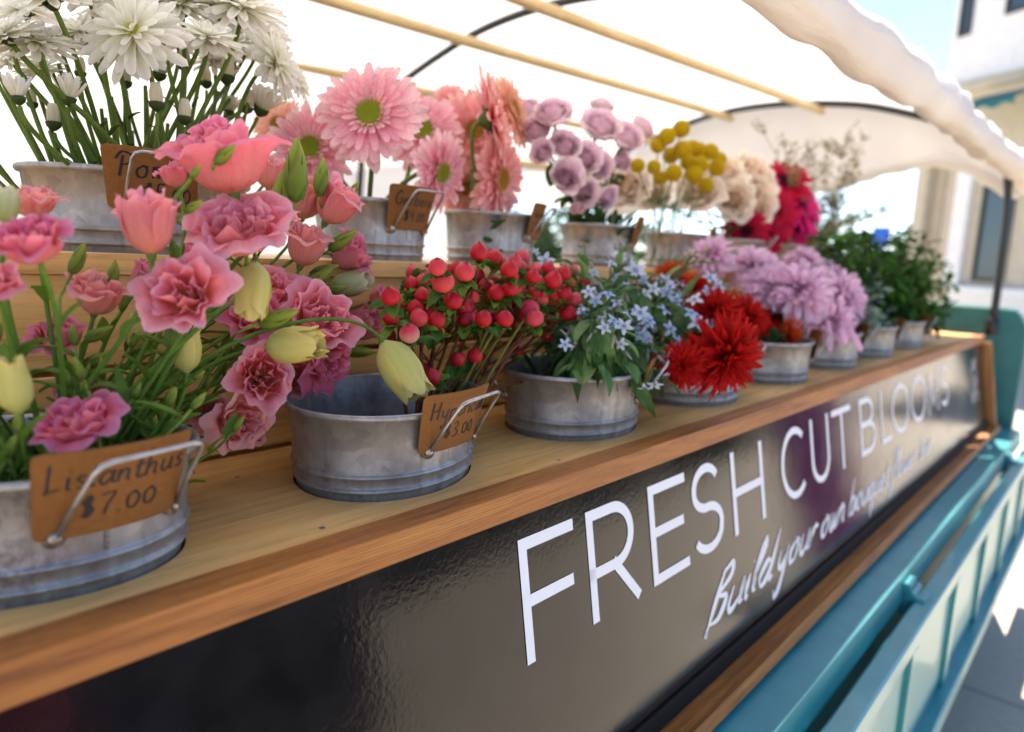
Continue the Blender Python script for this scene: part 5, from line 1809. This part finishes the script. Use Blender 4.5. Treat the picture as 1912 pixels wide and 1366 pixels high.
# ---- hypericum berries (positions on a 4.018x zoom of the bunch)
BER = [(820, 125, 65, 'r'), (940, 190, 52, 'r'), (915, 135, 36, 'd'), (1048, 255, 62, 'r'), (510, 235, 78, 'p'), (550, 345, 86, 'p'), (715, 275, 78, 'p'), (860, 375, 55, 'd'), (780, 400, 42, 'r'), (1225, 308, 62, 'r'), (1155, 242, 42, 'r'),
       (1135, 335, 45, 'r'), (1350, 258, 48, 'r'), (1380, 335, 66, 'r'), (1455, 285, 55, 'r'), (1520, 265, 46, 'k'), (1615, 345, 50, 'r'), (1460, 440, 56, 'r'), (1540, 480, 60, 'k'), (1058, 398, 66, 'r'), (1235, 428, 58, 'r'), (895, 455, 52, 'r'),
       (970, 430, 40, 'd'), (630, 490, 66, 'r'), (710, 550, 60, 'r'), (760, 500, 40, 'k'), (500, 535, 45, 'y'), (370, 620, 66, 'p'), (505, 635, 68, 'r'), (508, 715, 56, 'y'), (300, 735, 68, 'w'), (345, 545, 62, 'r'), (270, 525, 46, 'r'), (160, 455, 76, 'r'),
       (165, 610, 62, 'r'), (150, 745, 46, 'd'), (395, 450, 58, 'r'), (855, 625, 66, 'r'), (1015, 625, 68, 'r'), (1030, 560, 42, 'd'), (928, 620, 36, 'd'), (1090, 665, 36, 'r'), (1205, 550, 66, 'k'), (1240, 620, 73, 'k'), (1315, 527, 52, 'r'),
       (1490, 590, 60, 'r'), (1345, 655, 46, 'r'), (1330, 747, 52, 'r'), (715, 710, 48, 'd'), (660, 925, 60, 'r'), (790, 900, 63, 'r'), (835, 830, 40, 'd'), (690, 830, 32, 'd'), (460, 1060, 73, 'r'), (565, 1110, 48, 'r'), (410, 1000, 50, 'd'),
       (1110, 880, 50, 'r'), (1575, 845, 58, 'w'), (325, 275, 54, 'k'), (1145, 160, 54, 'k'), (808, 300, 52, 'd'), (620, 250, 36, 'd'), (440, 250, 32, 'd'), (1240, 240, 42, 'k'), (640, 392, 60, 'd'), (592, 650, 36, 'd'), (585, 740, 32, 'd'), (550, 795, 30, 'k'),
       (1660, 625, 34, 'd'), (205, 600, 40, 'd'), (575, 705, 36, 'r'), (395, 780, 30, 'd'), (230, 640, 40, 'd'), (930, 330, 34, 'd'), (1400, 440, 34, 'd'), (1010, 190, 30, 'k')]
CL = [(850, 200, 'hypericum stem with the topmost red berry'), (530, 300, 'hypericum stem with large pale coral berries at the upper left of its bunch'), (1080, 320, 'hypericum stem with red berries at the upper middle'), (1280, 300, 'hypericum stem with red berries at the upper right'),
      (1470, 340, 'hypericum stem with berries at the far upper right touching the tweedia'), (640, 520, 'hypericum stem with a small orange berry in its left middle'), (380, 560, 'hypericum stem with pink berries left of the small orange berry'), (180, 560, 'leftmost hypericum stem touching the pink lisianthus'),
      (480, 700, 'hypericum stem with two yellowish berries'), (940, 600, 'hypericum stem with plump red berries facing the viewer in the middle'), (1260, 600, 'hypericum stem with a pair of rosy pink berries'), (1450, 560, 'hypericum stem with red berries at the right above the tweedia tub'),
      (760, 880, 'low hypericum stem with dark red berries above the tub'), (470, 1060, 'lowest hypericum stem just above the Hypericum tag'), (1340, 720, 'hypericum stem with one berry hanging low at the right'), (1110, 880, 'single hypericum berry over the tweedia tub rim'),
      (1575, 845, 'hypericum stem with a pink and white berry among the tweedia'), (325, 275, 'hypericum stem with a rosy berry far back against the riser'), (1150, 170, 'hypericum stem with a rosy berry at the back top'), (890, 420, 'hypericum stem with small dark berries in the middle')]
BME = {k: [h_berry(k, 3 * i + 1).mesh('berry', M_BERRY) for i in range(2)] for k in 'rdpkyw'}
SPL = [h_sepal().mesh('sepals', M_PLANT) for _ in range(3)]
for _ in range(64):
    th_, q_ = R.uniform(0, 6.283), math.sqrt(R.random())
    zx_, zy_ = 900 + 640 * q_ * math.cos(th_), 420 + 270 * q_ * math.sin(th_)
    if abs(zx_ - 900) + 1.2 * max(0, 330 - zy_) < 640:
        BER.append((zx_, zy_, R.uniform(44, 60), R.choice('rrrppkd')))
grp = {}
for (zx, zy, zr, k) in BER:
    j = min(range(len(CL)), key=lambda q: (CL[q][0] - zx) ** 2 + (CL[q][1] - zy) ** 2)
    grp.setdefault(j, []).append((zx, zy, zr, k))
BROWN = (.15, .055, .025)
for j, bl in grp.items():
    pts = []
    for (zx, zy, zr, k) in bl:
        y = .10 + max(0, 72 - zr) * .0042 + R.uniform(-.01, .015)
        if k == 'k' and zr < 56:
            y += .05
        p = at(690 + zx / 4.018, 440 + zy / 4.018, y=y)
        pts.append((p, px(zr / 4.018, p) * 1.02 * R.uniform(.84, 1.14), k))
    cen = np.mean([p for p, _, _ in pts], axis=0)
    left = CL[j][0] < 500
    b = np.array(at(730, 772, y=.13) if left else at(790, 775, y=.17)) + np.array([R.uniform(-.02, .02), R.uniform(-.03, .03), -.03])
    if left and R.random() < .5:
        b = np.array([-.845 + R.uniform(-.03, .03), .15 + R.uniform(-.03, .03), .005])
    joint = cen + (b - cen) * .26 + np.array([0, 0, -.005])
    t, acc, P, h = stem_thing('hypericum_stem', CL[j][2], 'hypericum', 'hypericum stems in the second front tub', b, joint, nrm(joint - b + np.array([0, 0, .03])), .0026, .0019,
                              BROWN if left or j % 3 else (.22, .16, .03), .4, .3, .45, c1=BROWN)
    for (p, rr_, k) in pts:
        A = nrm(nrm(p - joint) * .7 + view(R.uniform(-.2, .2), .7, R.uniform(0, .45)))
        e = p - A * rr_ * .98 - b
        D_ = np.linalg.norm(e - h)
        tube(acc, bez(h, h + (e - h) * .3 + np.array([0, 0, .1]) * D_, e - A * D_ * .3, e, 9), .0015, .0011, BROWN, (.14, .12, .03), 5)
        sp = R.uniform(0, 6)
        bo = place('berry', BME[k][R.randrange(2)], t, p - b, A, rr_, sp)
        o = obj('sepals', SPL[R.randrange(3)], bo)
        for q in range(2 if k == 'd' else 4):
            ld = nrm(nrm(np.cross(A, [R.uniform(-1, 1), R.uniform(-1, 1), R.uniform(-1, 1)])) + A * R.uniform(-.2, .5))
            leaf(acc, e - A * rr_ * R.uniform(.0, .6), ld, A, R.uniform(.015, .026), R.uniform(.010, .016), R.uniform(.1, .7), (.075, .17, .028) if R.random() < .6 else (.16, .27, .04), 6, 5, 'oval')
    done(t, acc)
for i in range(15):
    b = np.array(at(800, 772, y=.17)) + np.array([R.uniform(-.03, .035), R.uniform(-.03, .02), -.03])
    H = at(R.uniform(905, 985), R.uniform(590, 650), y=R.uniform(.12, .22))
    t, acc, P, h = stem_thing('hypericum_stem', 'olive lower part of a hypericum stem leaning right behind the Hypericum tag', 'flower stem', 'hypericum stems in the second front tub', b, H, H - b + np.array([.02, 0, 0]), .0024, .0018, (.20, .17, .03) if i % 3 else BROWN, .35, .3, .5)
    done(t, acc)

# ---- tweedia
STAR = [h_star(i).mesh('blue_petals', M_BLUE) for i in range(6)]
STC = h_star_core().mesh('flower_core', M_CORE)
TWG = (.095, .165, .065)
def twbud(acc, p, A, L, c0=(.16, .22, .09), c1=(.55, .48, .55)):
    q = Acc()
    lathe(q, [(.03, 0), (.17, .1), (.20, .35), (.15, .7), (.08, 1.1), (.02, 1.35)], 8, c0)
    v = q.v[0]
    s = np.clip(v[:, 2] / 1.3, 0, 1)[:, None]
    M = np.array(mat_axis(p, A, L))
    acc.add(v @ M[:3, :3].T + M[:3, 3], q.f, np.array(c0) * (1 - s) + np.array(c1) * s)
TW = [  # tip u, v, y, axis, [(flower u, v, r, axis)], label, n buds, n leaves
    (1185, 505, .20, (.1, .8, .4), [(1186, 506, 20, (.05, .45, .9)), (1150, 520, 12, (-.3, .5, .7))], 'tweedia stem with the clearest bright blue star flower', 3, 7),
    (1090, 445, .22, (-.1, .95, .1), [(1108, 510, 11, (0, .5, .8))], 'tallest left tweedia stem with small buds in front of the upper tubs', 5, 8),
    (1170, 450, .24, (.1, .98, .1), [(1150, 478, 9, (.2, .5, .8))], 'tweedia stem with an upright leaf and purple bud at the top', 5, 6),
    (1290, 478, .17, (.2, .9, .3), [(1262, 560, 14, (.2, .4, .8))], 'tweedia stem ending in a cluster of light green buds', 16, 5),
    (1330, 525, .14, (.5, .6, .5), [(1325, 520, 14, (.1, .6, .7)), (1340, 535, 13, (.6, .3, .7)), (1348, 548, 12, (.7, -.1, .6)), (1322, 545, 13, (.1, .1, .9)), (1298, 560, 15, (-.1, .3, .9))], 'tweedia stem with a white flower cluster against the lilac chrysanthemums', 2, 5),
    (1305, 610, .10, (.6, .3, .7), [(1300, 605, 18, (.2, .6, .7)), (1318, 612, 16, (.7, .2, .7)), (1290, 585, 14, (0, .3, .9))], 'tweedia stem with white and blue flowers in front of the red dahlia', 2, 5),
    (1322, 660, .08, (.7, -.5, .5), [(1302, 668, 13, (.4, -.3, .8))], 'tweedia stem ending in pale green buds over the red dahlia', 12, 5),
    (1238, 665, .08, (.3, -.5, .8), [(1248, 672, 20, (.1, -.3, .9)), (1272, 655, 17, (.5, .0, .8)), (1235, 700, 14, (0, -.8, .5)), (1265, 640, 15, (.3, .3, .8)), (1255, 690, 15, (.2, -.6, .7))], 'tweedia stem with blue flowers hanging lowest at the right of its tub', 3, 6),
    (1215, 712, .06, (.1, -.9, .3), [(1222, 715, 15, (.1, -.8, .5)), (1205, 722, 13, (-.2, -.8, .5))], 'drooping tweedia stem with lilac flowers beside its tag', 3, 4),
    (1115, 655, .075, (.0, -.95, .2), [(1128, 612, 13, (.2, .2, .9)), (1145, 600, 14, (.1, .5, .8))], 'tweedia stem curving over with two furry buds hanging down', 5, 5),
    (1150, 655, .08, (.2, -.9, .3), [(1165, 610, 16, (0, .3, .9)), (1160, 640, 14, (.1, -.3, .9)), (1172, 590, 13, (.2, .4, .8))], 'tweedia stem hanging with one lilac bud beside the furry buds', 4, 5),
    (1210, 590, .11, (.2, .5, .8), [(1195, 585, 17, (.0, .4, .9)), (1212, 600, 15, (.3, .3, .9)), (1240, 580, 14, (.2, .5, .8)), (1250, 615, 16, (.3, .2, .9)), (1200, 625, 15, (.1, .0, .98))], 'tweedia stem with the dense blue cluster in the middle of its bunch', 8, 6),
    (1120, 545, .15, (-.3, .6, .7), [(1100, 545, 13, (-.4, .3, .8)), (1112, 560, 13, (-.2, .3, .9)), (1135, 550, 13, (.0, .6, .7)), (1150, 565, 13, (0, .5, .8)), (1128, 580, 14, (-.1, .3, .9))], 'tweedia stem with shaded blue flowers next to the berries', 5, 7),
    (1250, 540, .18, (.2, .7, .5), [(1220, 540, 14, (0, .5, .8)), (1245, 550, 14, (.2, .5, .8)), (1232, 520, 13, (.1, .8, .4)), (1205, 550, 13, (0, .6, .7)), (1268, 530, 13, (.2, .7, .5))], 'tweedia stem with pale blue flowers behind the middle cluster', 6, 6),
    (1030, 480, .26, (-.1, .9, .2), [(1018, 488, 17, (-.1, .4, .9)), (1000, 470, 8, (0, .5, .8))], 'tweedia stem with a blue flower behind the topmost hypericum berries', 3, 6),
    (1180, 740, .045, (-.1, -.98, .2), [], 'leafy tweedia stem hanging down over its tag', 0, 9),
    (1060, 690, .09, (-.4, -.3, .7), [], 'short leafy tweedia stem bending over the left side of its rim', 1, 9),
    (1110, 700, .07, (-.1, -.7, .6), [], 'short leafy tweedia stem bending over the middle of its rim', 1, 9),
]
for i in range(26):
    u, v = R.uniform(1065, 1325), 0
    q_ = (u - 1195) / 130
    v = R.uniform(475 + 50 * q_ * q_, 655 + 20 * q_)
    y = .25 - .16 * (v - 470) / 190 + R.uniform(-.03, .03)
    TW.append((u, v, y, (R.uniform(-.3, .4), R.uniform(.2, .9), R.uniform(.3, .9)), [(u + R.uniform(-26, 26), v + R.uniform(-20, 24), R.uniform(9, 14), (R.uniform(-.6, .6), R.uniform(-.4, .8), R.uniform(.1, .9))) for _ in range(R.randrange(1, 3))],
               'tweedia stem with small pale blue flowers in the dense middle of its bunch', R.randrange(6, 10), R.randrange(1, 4)))
TT = LOW[2]
for (u, v, y, ax, fl, lb, nb, nl) in TW:
    H = at(u, v, y=y)
    A = view(*ax)
    b = in_tub(TT, False, .5, -.02)
    dn = ax[1] < -.2
    b[2] = .02
    t = thing('tweedia_stem', b, lb, 'tweedia', 'tweedia stems in the third front tub')
    D = np.linalg.norm(H - b)
    top = .5 if not dn else .95
    P = bez(b, b + np.array([0, 0, 1]) * (D * top + (.06 if dn else 0)), H - A * D * (.25 if not dn else .55), H, 18) - b
    acc = Acc()
    tube(acc, P, .0021, .0013, TWG, np.array(TWG) * 1.3, 6)
    lf = Acc()
    for q in range(nl + 6):
        j = R.randrange(4, 17)
        T_ = nrm(P[min(j + 1, 17)] - P[j - 1])
        d = nrm(nrm(np.cross(T_, [R.uniform(-1, 1), R.uniform(-1, 1), R.uniform(-.3, .3)])) * .9 + T_ * R.uniform(-.1, .8) + np.array([0, 0, -.55 if dn or j < 8 else .1]))
        leaf(lf, P[j], d, (0, 0, 1), R.uniform(.034, .064), R.uniform(.011, .019), R.uniform(.2, 1.1), (.085, .18, .060) if R.random() < .5 else (.20, .31, .11), 9, 5, 'lance', .08)
    if lb.startswith('leafy tweedia') or lb.startswith('short') or dn:
        for q in range(6):
            j = 10 + q
            leaf(lf, P[j], nrm(np.array([R.uniform(-.5, .5), R.uniform(-.7, .1), -1.0])), view(0, .3, 1), R.uniform(.05, .078), R.uniform(.015, .022), R.uniform(-.2, .4), (.075, .16, .04) if q % 2 else (.13, .24, .07), 9, 5, 'lance', .1)
    for q in range(nb):
        j = R.randrange(12, 18)
        sp_ = .010 if nb < 10 else .012
        p = (P[17] if nb > 10 else P[j]) + np.array([R.gauss(0, 1), R.gauss(0, 1), R.gauss(0, 1)]) * sp_
        d = nrm(A + np.array([R.gauss(0, .5), R.gauss(0, .5), R.gauss(0, .4) - (.5 if dn else 0)]))
        tube(acc, [P[min(j, 16)], (P[min(j, 16)] + p) / 2 + np.array([0, 0, .002]), p], .0008, .0008, TWG, n=4)
        if nb > 10:
            twbud(lf, p, d, .011 * R.uniform(.8, 1.2), (.20, .30, .06), (.48, .54, .22))
        else:
            twbud(lf, p, d, .013 * R.uniform(.7, 1.2))
    for i, (fu, fv, fr_, fa) in enumerate(fl):
        p = at(fu, fv, y=y - .022 + R.uniform(-.010, .010))
        FA = view(fa[0] + (R.uniform(-.5, .5) if i else 0), fa[1] + (R.uniform(-.5, .4) if i else 0), fa[2] * (R.uniform(.2, 1) if i else 1))
        sc = px(fr_ * 1.12, p)
        e = p - b
        j = int(np.argmin(np.linalg.norm(P[5:] - e, axis=1))) + 5
        tube(acc, bez(P[j - 1], P[j - 1] + (e - P[j - 1]) * .4, e - FA * .012, e, 6), .0009, .0009, TWG, n=5)
        sp = R.uniform(0, 6)
        k = R.randrange(6)
        fo = place('blue_flower', STAR[k], t, e, FA, sc, sp)
        obj('flower_core', STC, fo)
    done(t, acc)
    obj('foliage', lf.mesh('foliage', M_PLANT), t)
# dark leaves filling the tub mouths
def filler(tub, n, c, label, up=False, hmax=.07, L=.05, Wd=.018, spread=1.0):
    b0 = np.array([tub[0], tub[1], (UPZ if up else 0) + .01])
    t = thing('leafy_sprig', b0, label, 'leaves')
    acc = Acc()
    tube(acc, [(0, 0, -.04), (0, .002, .0), (.004, 0, .05)], .003, .002, c)
    obj('stem', acc.mesh('stem', M_PLANT), t)
    acc = Acc()
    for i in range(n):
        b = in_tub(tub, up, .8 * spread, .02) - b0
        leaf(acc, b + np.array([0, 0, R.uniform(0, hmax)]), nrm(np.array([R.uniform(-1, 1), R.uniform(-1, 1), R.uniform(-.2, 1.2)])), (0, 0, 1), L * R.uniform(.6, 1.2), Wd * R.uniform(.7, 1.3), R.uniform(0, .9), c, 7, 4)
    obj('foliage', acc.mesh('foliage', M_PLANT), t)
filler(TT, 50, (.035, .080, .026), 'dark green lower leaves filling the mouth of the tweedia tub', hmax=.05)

# ---- red dahlias
DR = [h_spider(110 + i, (.42, .006, .008), (.62, .018, .014), 200, .155, -.5, .86, 'lance', .3, .65).mesh('petals', M_RED) for i in range(2)]
DO = h_spider(115, (.48, .02, .006), (.68, .10, .012), 90, .16, -.2, .84, 'spoon', .22, .3).mesh('petals', M_RED)
DBK = h_back((.06, .11, .03), .3).mesh('calyx', M_PLANT)
def pom(rows, tub, group, name, cat, up=False, stemc=GREEN_D, bx=0):
    for i, (u, v, r, y, ax, me, lb) in enumerate(rows):
        H = at(u, v, y=y)
        A = view(*ax)
        sc = px(r * (.93 if 'lilac' in name else 1.0), H)
        b = in_tub(tub, up, .5, -.02, (bx, 0))
        t, acc, P, h = stem_thing(name, lb, cat, group, b, H - A * sc * .18, A, .0032, .0028, stemc, .5, .25, .3)
        for q in (8, 11):
            leaf(acc, P[q], view(R.uniform(-1, 1), R.uniform(-.2, .6), .5), (0, 0, 1), .05, .025, .6, (.035, .08, .02), 7, 5, 'oval')
        done(t, acc)
        place('petals', me, t, h + A * sc * .15, A, sc)
        place('calyx', DBK, t, h + A * sc * .12, A, sc * .9)
pom([
    (1352, 664, 84, .000, (.30, -.40, .85), DR[0], 'largest shaggy red dahlia drooping over its tub'),
    (1335, 585, 60, .10, (.1, .45, .85), DR[1], 'red dahlia above and behind the largest one'),
    (1392, 590, 50, .12, (.3, .4, .8), DR[0], 'red dahlia between the largest one and the lilac chrysanthemums'),
    (1255, 518, 42, .27, (-.1, .7, .6), DO, 'orange red dahlia far back behind the blue star flower'),
    (1300, 545, 44, .24, (0, .6, .7), DR[1], 'red dahlia half hidden by the white tweedia cluster'),
    (1275, 682, 50, .035, (-.2, -.2, .9), DR[0], 'dark red dahlia low behind the hanging blue tweedia'),
], LOW[3], 'red dahlias in the fourth front tub', 'red_dahlia', 'dahlia')
pom([
    (1440, 592, 44, .18, (.1, .3, .9), DR[1], 'shaded red dahlia under the lilac chrysanthemums'),
    (1470, 628, 40, .105, (.85, -.15, .30), DO, 'small orange red dahlia seen from the side, green calyx to the left'),
    (1432, 640, 40, .15, (.3, -.2, .8), DR[0], 'dark red dahlia just left of the small orange red one'),
], LOW[4], 'red dahlias in the fifth front tub', 'red_dahlia', 'dahlia')
# ---- lilac chrysanthemums
PM = [h_spider(120 + i, (.85, .45, .68), (.94, .69, .84), 150, .21, -.55, .84, 'spoon', .28, .7).mesh('petals', M_PINK) for i in range(3)]
pom([
    (1328, 476, 50, .28, (-.2, .6, .7), PM[0], 'lilac chrysanthemum at the left, below the dark crimson gerberas'),
    (1405, 498, 56, .25, (-.1, .6, .7), PM[1], 'lilac chrysanthemum second from the left'),
    (1436, 535, 58, .19, (-.1, .4, .85), PM[2], 'lilac chrysanthemum above the shaded red dahlia'),
    (1492, 542, 74, .13, (.0, .45, .85), PM[0], 'largest lilac chrysanthemum facing the viewer'),
], LOW[4], 'lilac chrysanthemums in the fifth front tub', 'lilac_chrysanthemum', 'chrysanthemum')
pom([
    (1500, 488, 44, .27, (.1, .7, .5), PM[1], 'lilac chrysanthemum behind and above the largest one'),
    (1568, 552, 64, .13, (.4, .3, .8), PM[2], 'lilac chrysanthemum right of the largest one'),
    (1552, 602, 56, .10, (.3, -.2, .9), PM[0], 'lilac chrysanthemum low above the tub, with petals hanging down'),
    (1590, 592, 42, .12, (.6, -.2, .7), PM[1], 'small lilac chrysanthemum at the right edge of its bunch'),
    (1545, 515, 44, .22, (.2, .7, .5), PM[1], 'lilac chrysanthemum at the top right of its bunch'),
], LOW[5], 'lilac chrysanthemums in the sixth front tub', 'lilac_chrysanthemum', 'chrysanthemum')
t = thing('loose_petals', at(1560, 615, y=.07), 'long loose lilac petals hanging in front of the sixth front tub', 'petals')
for (u, v, dx, ln) in ((1545, 600, -.05, 62), (1585, 612, .35, 50), (1570, 610, .1, 36)):
    p = at(u, v, y=.055)
    d = nrm(view(dx, -1, .1))
    acc = Acc()
    leaf(acc, p - at(1560, 615, y=.07), d, view(0, .2, 1), px(ln, p), px(15, p), .1, (.78, .48, .68), 8, 4, 'spoon')
    obj('petal', acc.mesh('petal', M_PINK), t)

# ---- eucalyptus and dark leafy branches
def branch(rows, tub, up, name, cat, group, c, L, Wd, nl, shape, fuzz=0.0, bias=(0, 0), drop=.0):
    for (u, v, y, ax, lb) in rows:
        H = at(u, v, y=y)
        A = view(*ax)
        b = in_tub(tub, up, .5, -.02, bias)
        t, acc, P, h = stem_thing(name, lb, cat, group, b, H, A, .0026, .0012, np.array(c) * .8, .5, .3, .3, n=20)
        done(t, acc)
        lf = Acc()
        for q in range(nl):
            j = R.randrange(6, 20)
            T_ = nrm(P[min(j + 1, 19)] - P[j - 1])
            d = nrm(np.cross(T_, [R.uniform(-1, 1), R.uniform(-1, 1), R.uniform(-1, 1)]))
            off = d * R.uniform(0, .035)
            d = nrm(d + T_ * R.uniform(-.2, .9) + np.array([0, 0, -drop]))
            leaf(lf, P[j] + off, d, (0, 0, 1), L * R.uniform(.6, 1.2), Wd * R.uniform(.7, 1.2), R.uniform(0, .8), np.array(c) * R.choice((.7, 1.0, 1.3, 2.2)), 6, 4, shape)
        obj('foliage', lf.mesh('foliage', M_PLANT), t)
branch([
    (1612, 490, .20, (.1, .9, .2), 'grey green eucalyptus sprig rising highest behind the lilac chrysanthemums'),
    (1635, 525, .14, (.3, .8, .3), 'grey green eucalyptus sprig right of the lilac chrysanthemums'),
    (1622, 590, .08, (.2, -.2, .9), 'eucalyptus sprig hanging in front of its tub'),
    (1658, 600, .08, (.5, -.2, .8), 'eucalyptus sprig low beside the dark leafy branches'),
    (1600, 540, .12, (-.1, .8, .3), 'eucalyptus sprig touching the right lilac chrysanthemum'),
], LOW[6], False, 'eucalyptus_sprig', 'eucalyptus', 'eucalyptus sprigs in the seventh front tub', (.13, .19, .15), .032, .026, 60, 'oval')
branch([
    (1560, 452, .22, (-.3, .9, .1), 'dark leafy branch at the upper left of the greenery'),
    (1600, 440, .22, (-.1, .95, .1), 'dark leafy branch beneath the blue sign'),
    (1640, 445, .20, (.0, .95, .1), 'dark leafy branch in the top middle of the greenery'),
    (1685, 438, .20, (.1, .95, .1), 'tallest dark leafy branch before the cream stone wall'),
    (1722, 455, .20, (.25, .9, .1), 'dark leafy branch at the top right of the greenery'),
    (1752, 488, .16, (.5, .75, .2), 'dark leafy branch reaching right toward the window'),
    (1772, 530, .13, (.8, .35, .3), 'dark leafy branch pointing right, in the middle of the right side'),
    (1765, 580, .09, (.85, -.15, .4), 'dark leafy branch drooping right above the teal headboard'),
    (1700, 560, .10, (.1, .2, .95), 'dark leafy branch facing the viewer above the last tub'),
    (1668, 520, .13, (-.1, .5, .8), 'dark leafy branch behind the eucalyptus'),
    (1720, 520, .12, (.2, .5, .8), 'dark leafy branch in the middle of the greenery'),
    (1740, 600, .08, (.4, -.3, .8), 'dark leafy branch hanging beside the last tag'),
], LOW[7], False, 'leafy_branch', 'leafy branch', 'dark leafy branches in the last front tub', (.030, .085, .012), .050, .019, 120, 'lance')
branch([
    (1530, 440, .40, (-.1, .9, .2), 'green branch between the magenta gerberas and the dark greenery'),
    (1560, 475, .36, (.2, .7, .4), 'green branch low behind the lilac chrysanthemums'),
    (1600, 470, .36, (.4, .7, .3), 'green branch with pale specks behind the eucalyptus'),
], UPP[7], True, 'leafy_branch', 'leafy branch', 'green branches in the last upper tub', (.06, .11, .04), .035, .014, 90, 'lance')
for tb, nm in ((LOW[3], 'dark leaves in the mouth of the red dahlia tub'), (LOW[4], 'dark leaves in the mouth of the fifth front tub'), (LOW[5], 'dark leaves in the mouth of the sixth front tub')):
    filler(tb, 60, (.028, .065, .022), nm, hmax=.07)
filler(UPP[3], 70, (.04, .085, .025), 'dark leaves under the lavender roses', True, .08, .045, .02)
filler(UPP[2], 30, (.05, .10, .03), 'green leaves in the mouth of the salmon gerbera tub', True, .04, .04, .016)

# ---- small things on the shelf and out in the street
p = at(1302, 757, z=.0)
t = thing('leaf_scrap', p, 'tiny green leaf scrap lying on the shelf below the red dahlia tub', 'leaf')
acc = Acc()
leaf(acc, (0, 0, .003), (1, .3, 0), (0, 0, 1), .020, .010, .2, GREEN, 6, 4, 'oval')
leaf(acc, (.004, 0, .003), (-.4, -1, .1), (0, 0, 1), .014, .007, .3, GREEN_D, 6, 4, 'oval')
obj('foliage', acc.mesh('foliage', M_PLANT), t)

bs = at(1645, 441, x=7.0)
sgn = thing('road_sign', (bs[0], bs[1], GZ), 'small blue road sign on a post above the dark greenery', 'road sign')
acc = Acc()
tube(acc, [(0, 0, 0), (0, 0, bs[2] - GZ - .1)], .025, n=10)
obj('post', acc.mesh('post', M_WIRE), sgn)
acc = Acc()
box(acc, (-.012, -.085, bs[2] - GZ - .10), (.012, .085, bs[2] - GZ + .10), bev=.006)
obj('sign_plate', acc.mesh('sign_plate', plain_mat('blue_sign_paint', (.02, .12, .55), .4), False), sgn)

hd = thing('hedge', (2.5, -4.7, GZ), 'clipped dark green hedge across the paving, seen mirrored in the black sign', 'hedge')
acc = Acc()
for k in range(30):
    leaf_mass(acc, (-6.5 + .47 * k, R.uniform(-.1, .1), .38), (.42, .36, .42), 420, .06, (.030, .065, .020), 200 + k)
obj('foliage', acc.mesh('foliage', M_PLANT), hd)
bn = thing('purple_reflection_banner', (3.05, -1.10, GZ), 'tall purple cloth on a flat base, added out of view to tint the reflection in the black sign', 'banner', None, rad(70))
acc = Acc()
V = []
for i in range(14):
    for j in range(16):
        V.append((-.20 + .40 * i / 13, .012 * math.sin(i * .9) + .006 * math.sin(j * .6 + i), .06 + 1.5 * j / 15))
acc.add(V, gff(14, 16), (.2, .05, .25))
acc.add(np.array(V) + np.array([0, .004, 0]), gf(14, 16), (.2, .05, .25))
obj('cloth', acc.mesh('cloth', plain_mat('purple_reflection_cloth', (.34, .06, .30), .8, 0, .2)), bn)  # stand-in for an unknown purple thing, added to colour the sign's reflection
acc = Acc()
box(acc, (-.26, -.16, 0), (.26, .16, .02), bev=.004)
tube(acc, [(-.215, 0, .02), (-.215, 0, 1.6)], .011, n=10)
tube(acc, [(-.22, 0, 1.585), (.21, 0, 1.585)], .008, n=8)
obj('frame', acc.mesh('frame', M_BLACK), bn)  # frame of the added reflection banner

for (tx0, tx1, nm, col, lb) in ((-.62, .55, 'black_reflection_cloth', (.012, .012, .014), 'unseen table under a floor length black cloth, added to darken the reflection in the sign'),
                                (-2.3, -.66, 'maroon_reflection_cloth', (.16, .008, .022), 'unseen table under a maroon cloth, added to tint the reflection at the left end of the sign')):
    tb = thing('reflection_table', ((tx0 + tx1) / 2, -2.75, GZ), lb, 'table')  # tables added out of view so the sign reflects something dark
    acc = Acc()
    wdt = (tx1 - tx0) / 2
    ring = []
    for q in range(80):
        th = 2 * math.pi * q / 80
        c_, s_ = math.cos(th), math.sin(th)
        k_ = 1 / max(abs(c_), abs(s_))
        ring.append((c_ * k_ * wdt, s_ * k_ * .38))
    V = []
    for (zz, kk) in ((.76, .0), (.76, .97), (.755, 1.0), (.5, 1.01), (.25, 1.02), (.02, 1.03)):
        for q, (rx, ry) in enumerate(ring):
            f_ = kk * (1 + (.02 * math.sin(q * 1.3) * (.76 - zz) / .76))
            V.append((rx * f_, ry * f_, zz))
    acc.add(V, [f[::-1] for f in gf(6, 80, True)], col)
    obj('cloth', acc.mesh('cloth', plain_mat(nm, col, .85, 0, .2)), tb)  # cloth of the added unseen table
    acc = Acc()
    for sx_ in (-1, 1):
        for sy_ in (-1, 1):
            tube(acc, [(sx_ * (wdt - .08), sy_ * .30, 0), (sx_ * (wdt - .08), sy_ * .30, .74)], .015, n=8)
    obj('legs', acc.mesh('legs', M_BLACK), tb)  # legs of the added unseen table
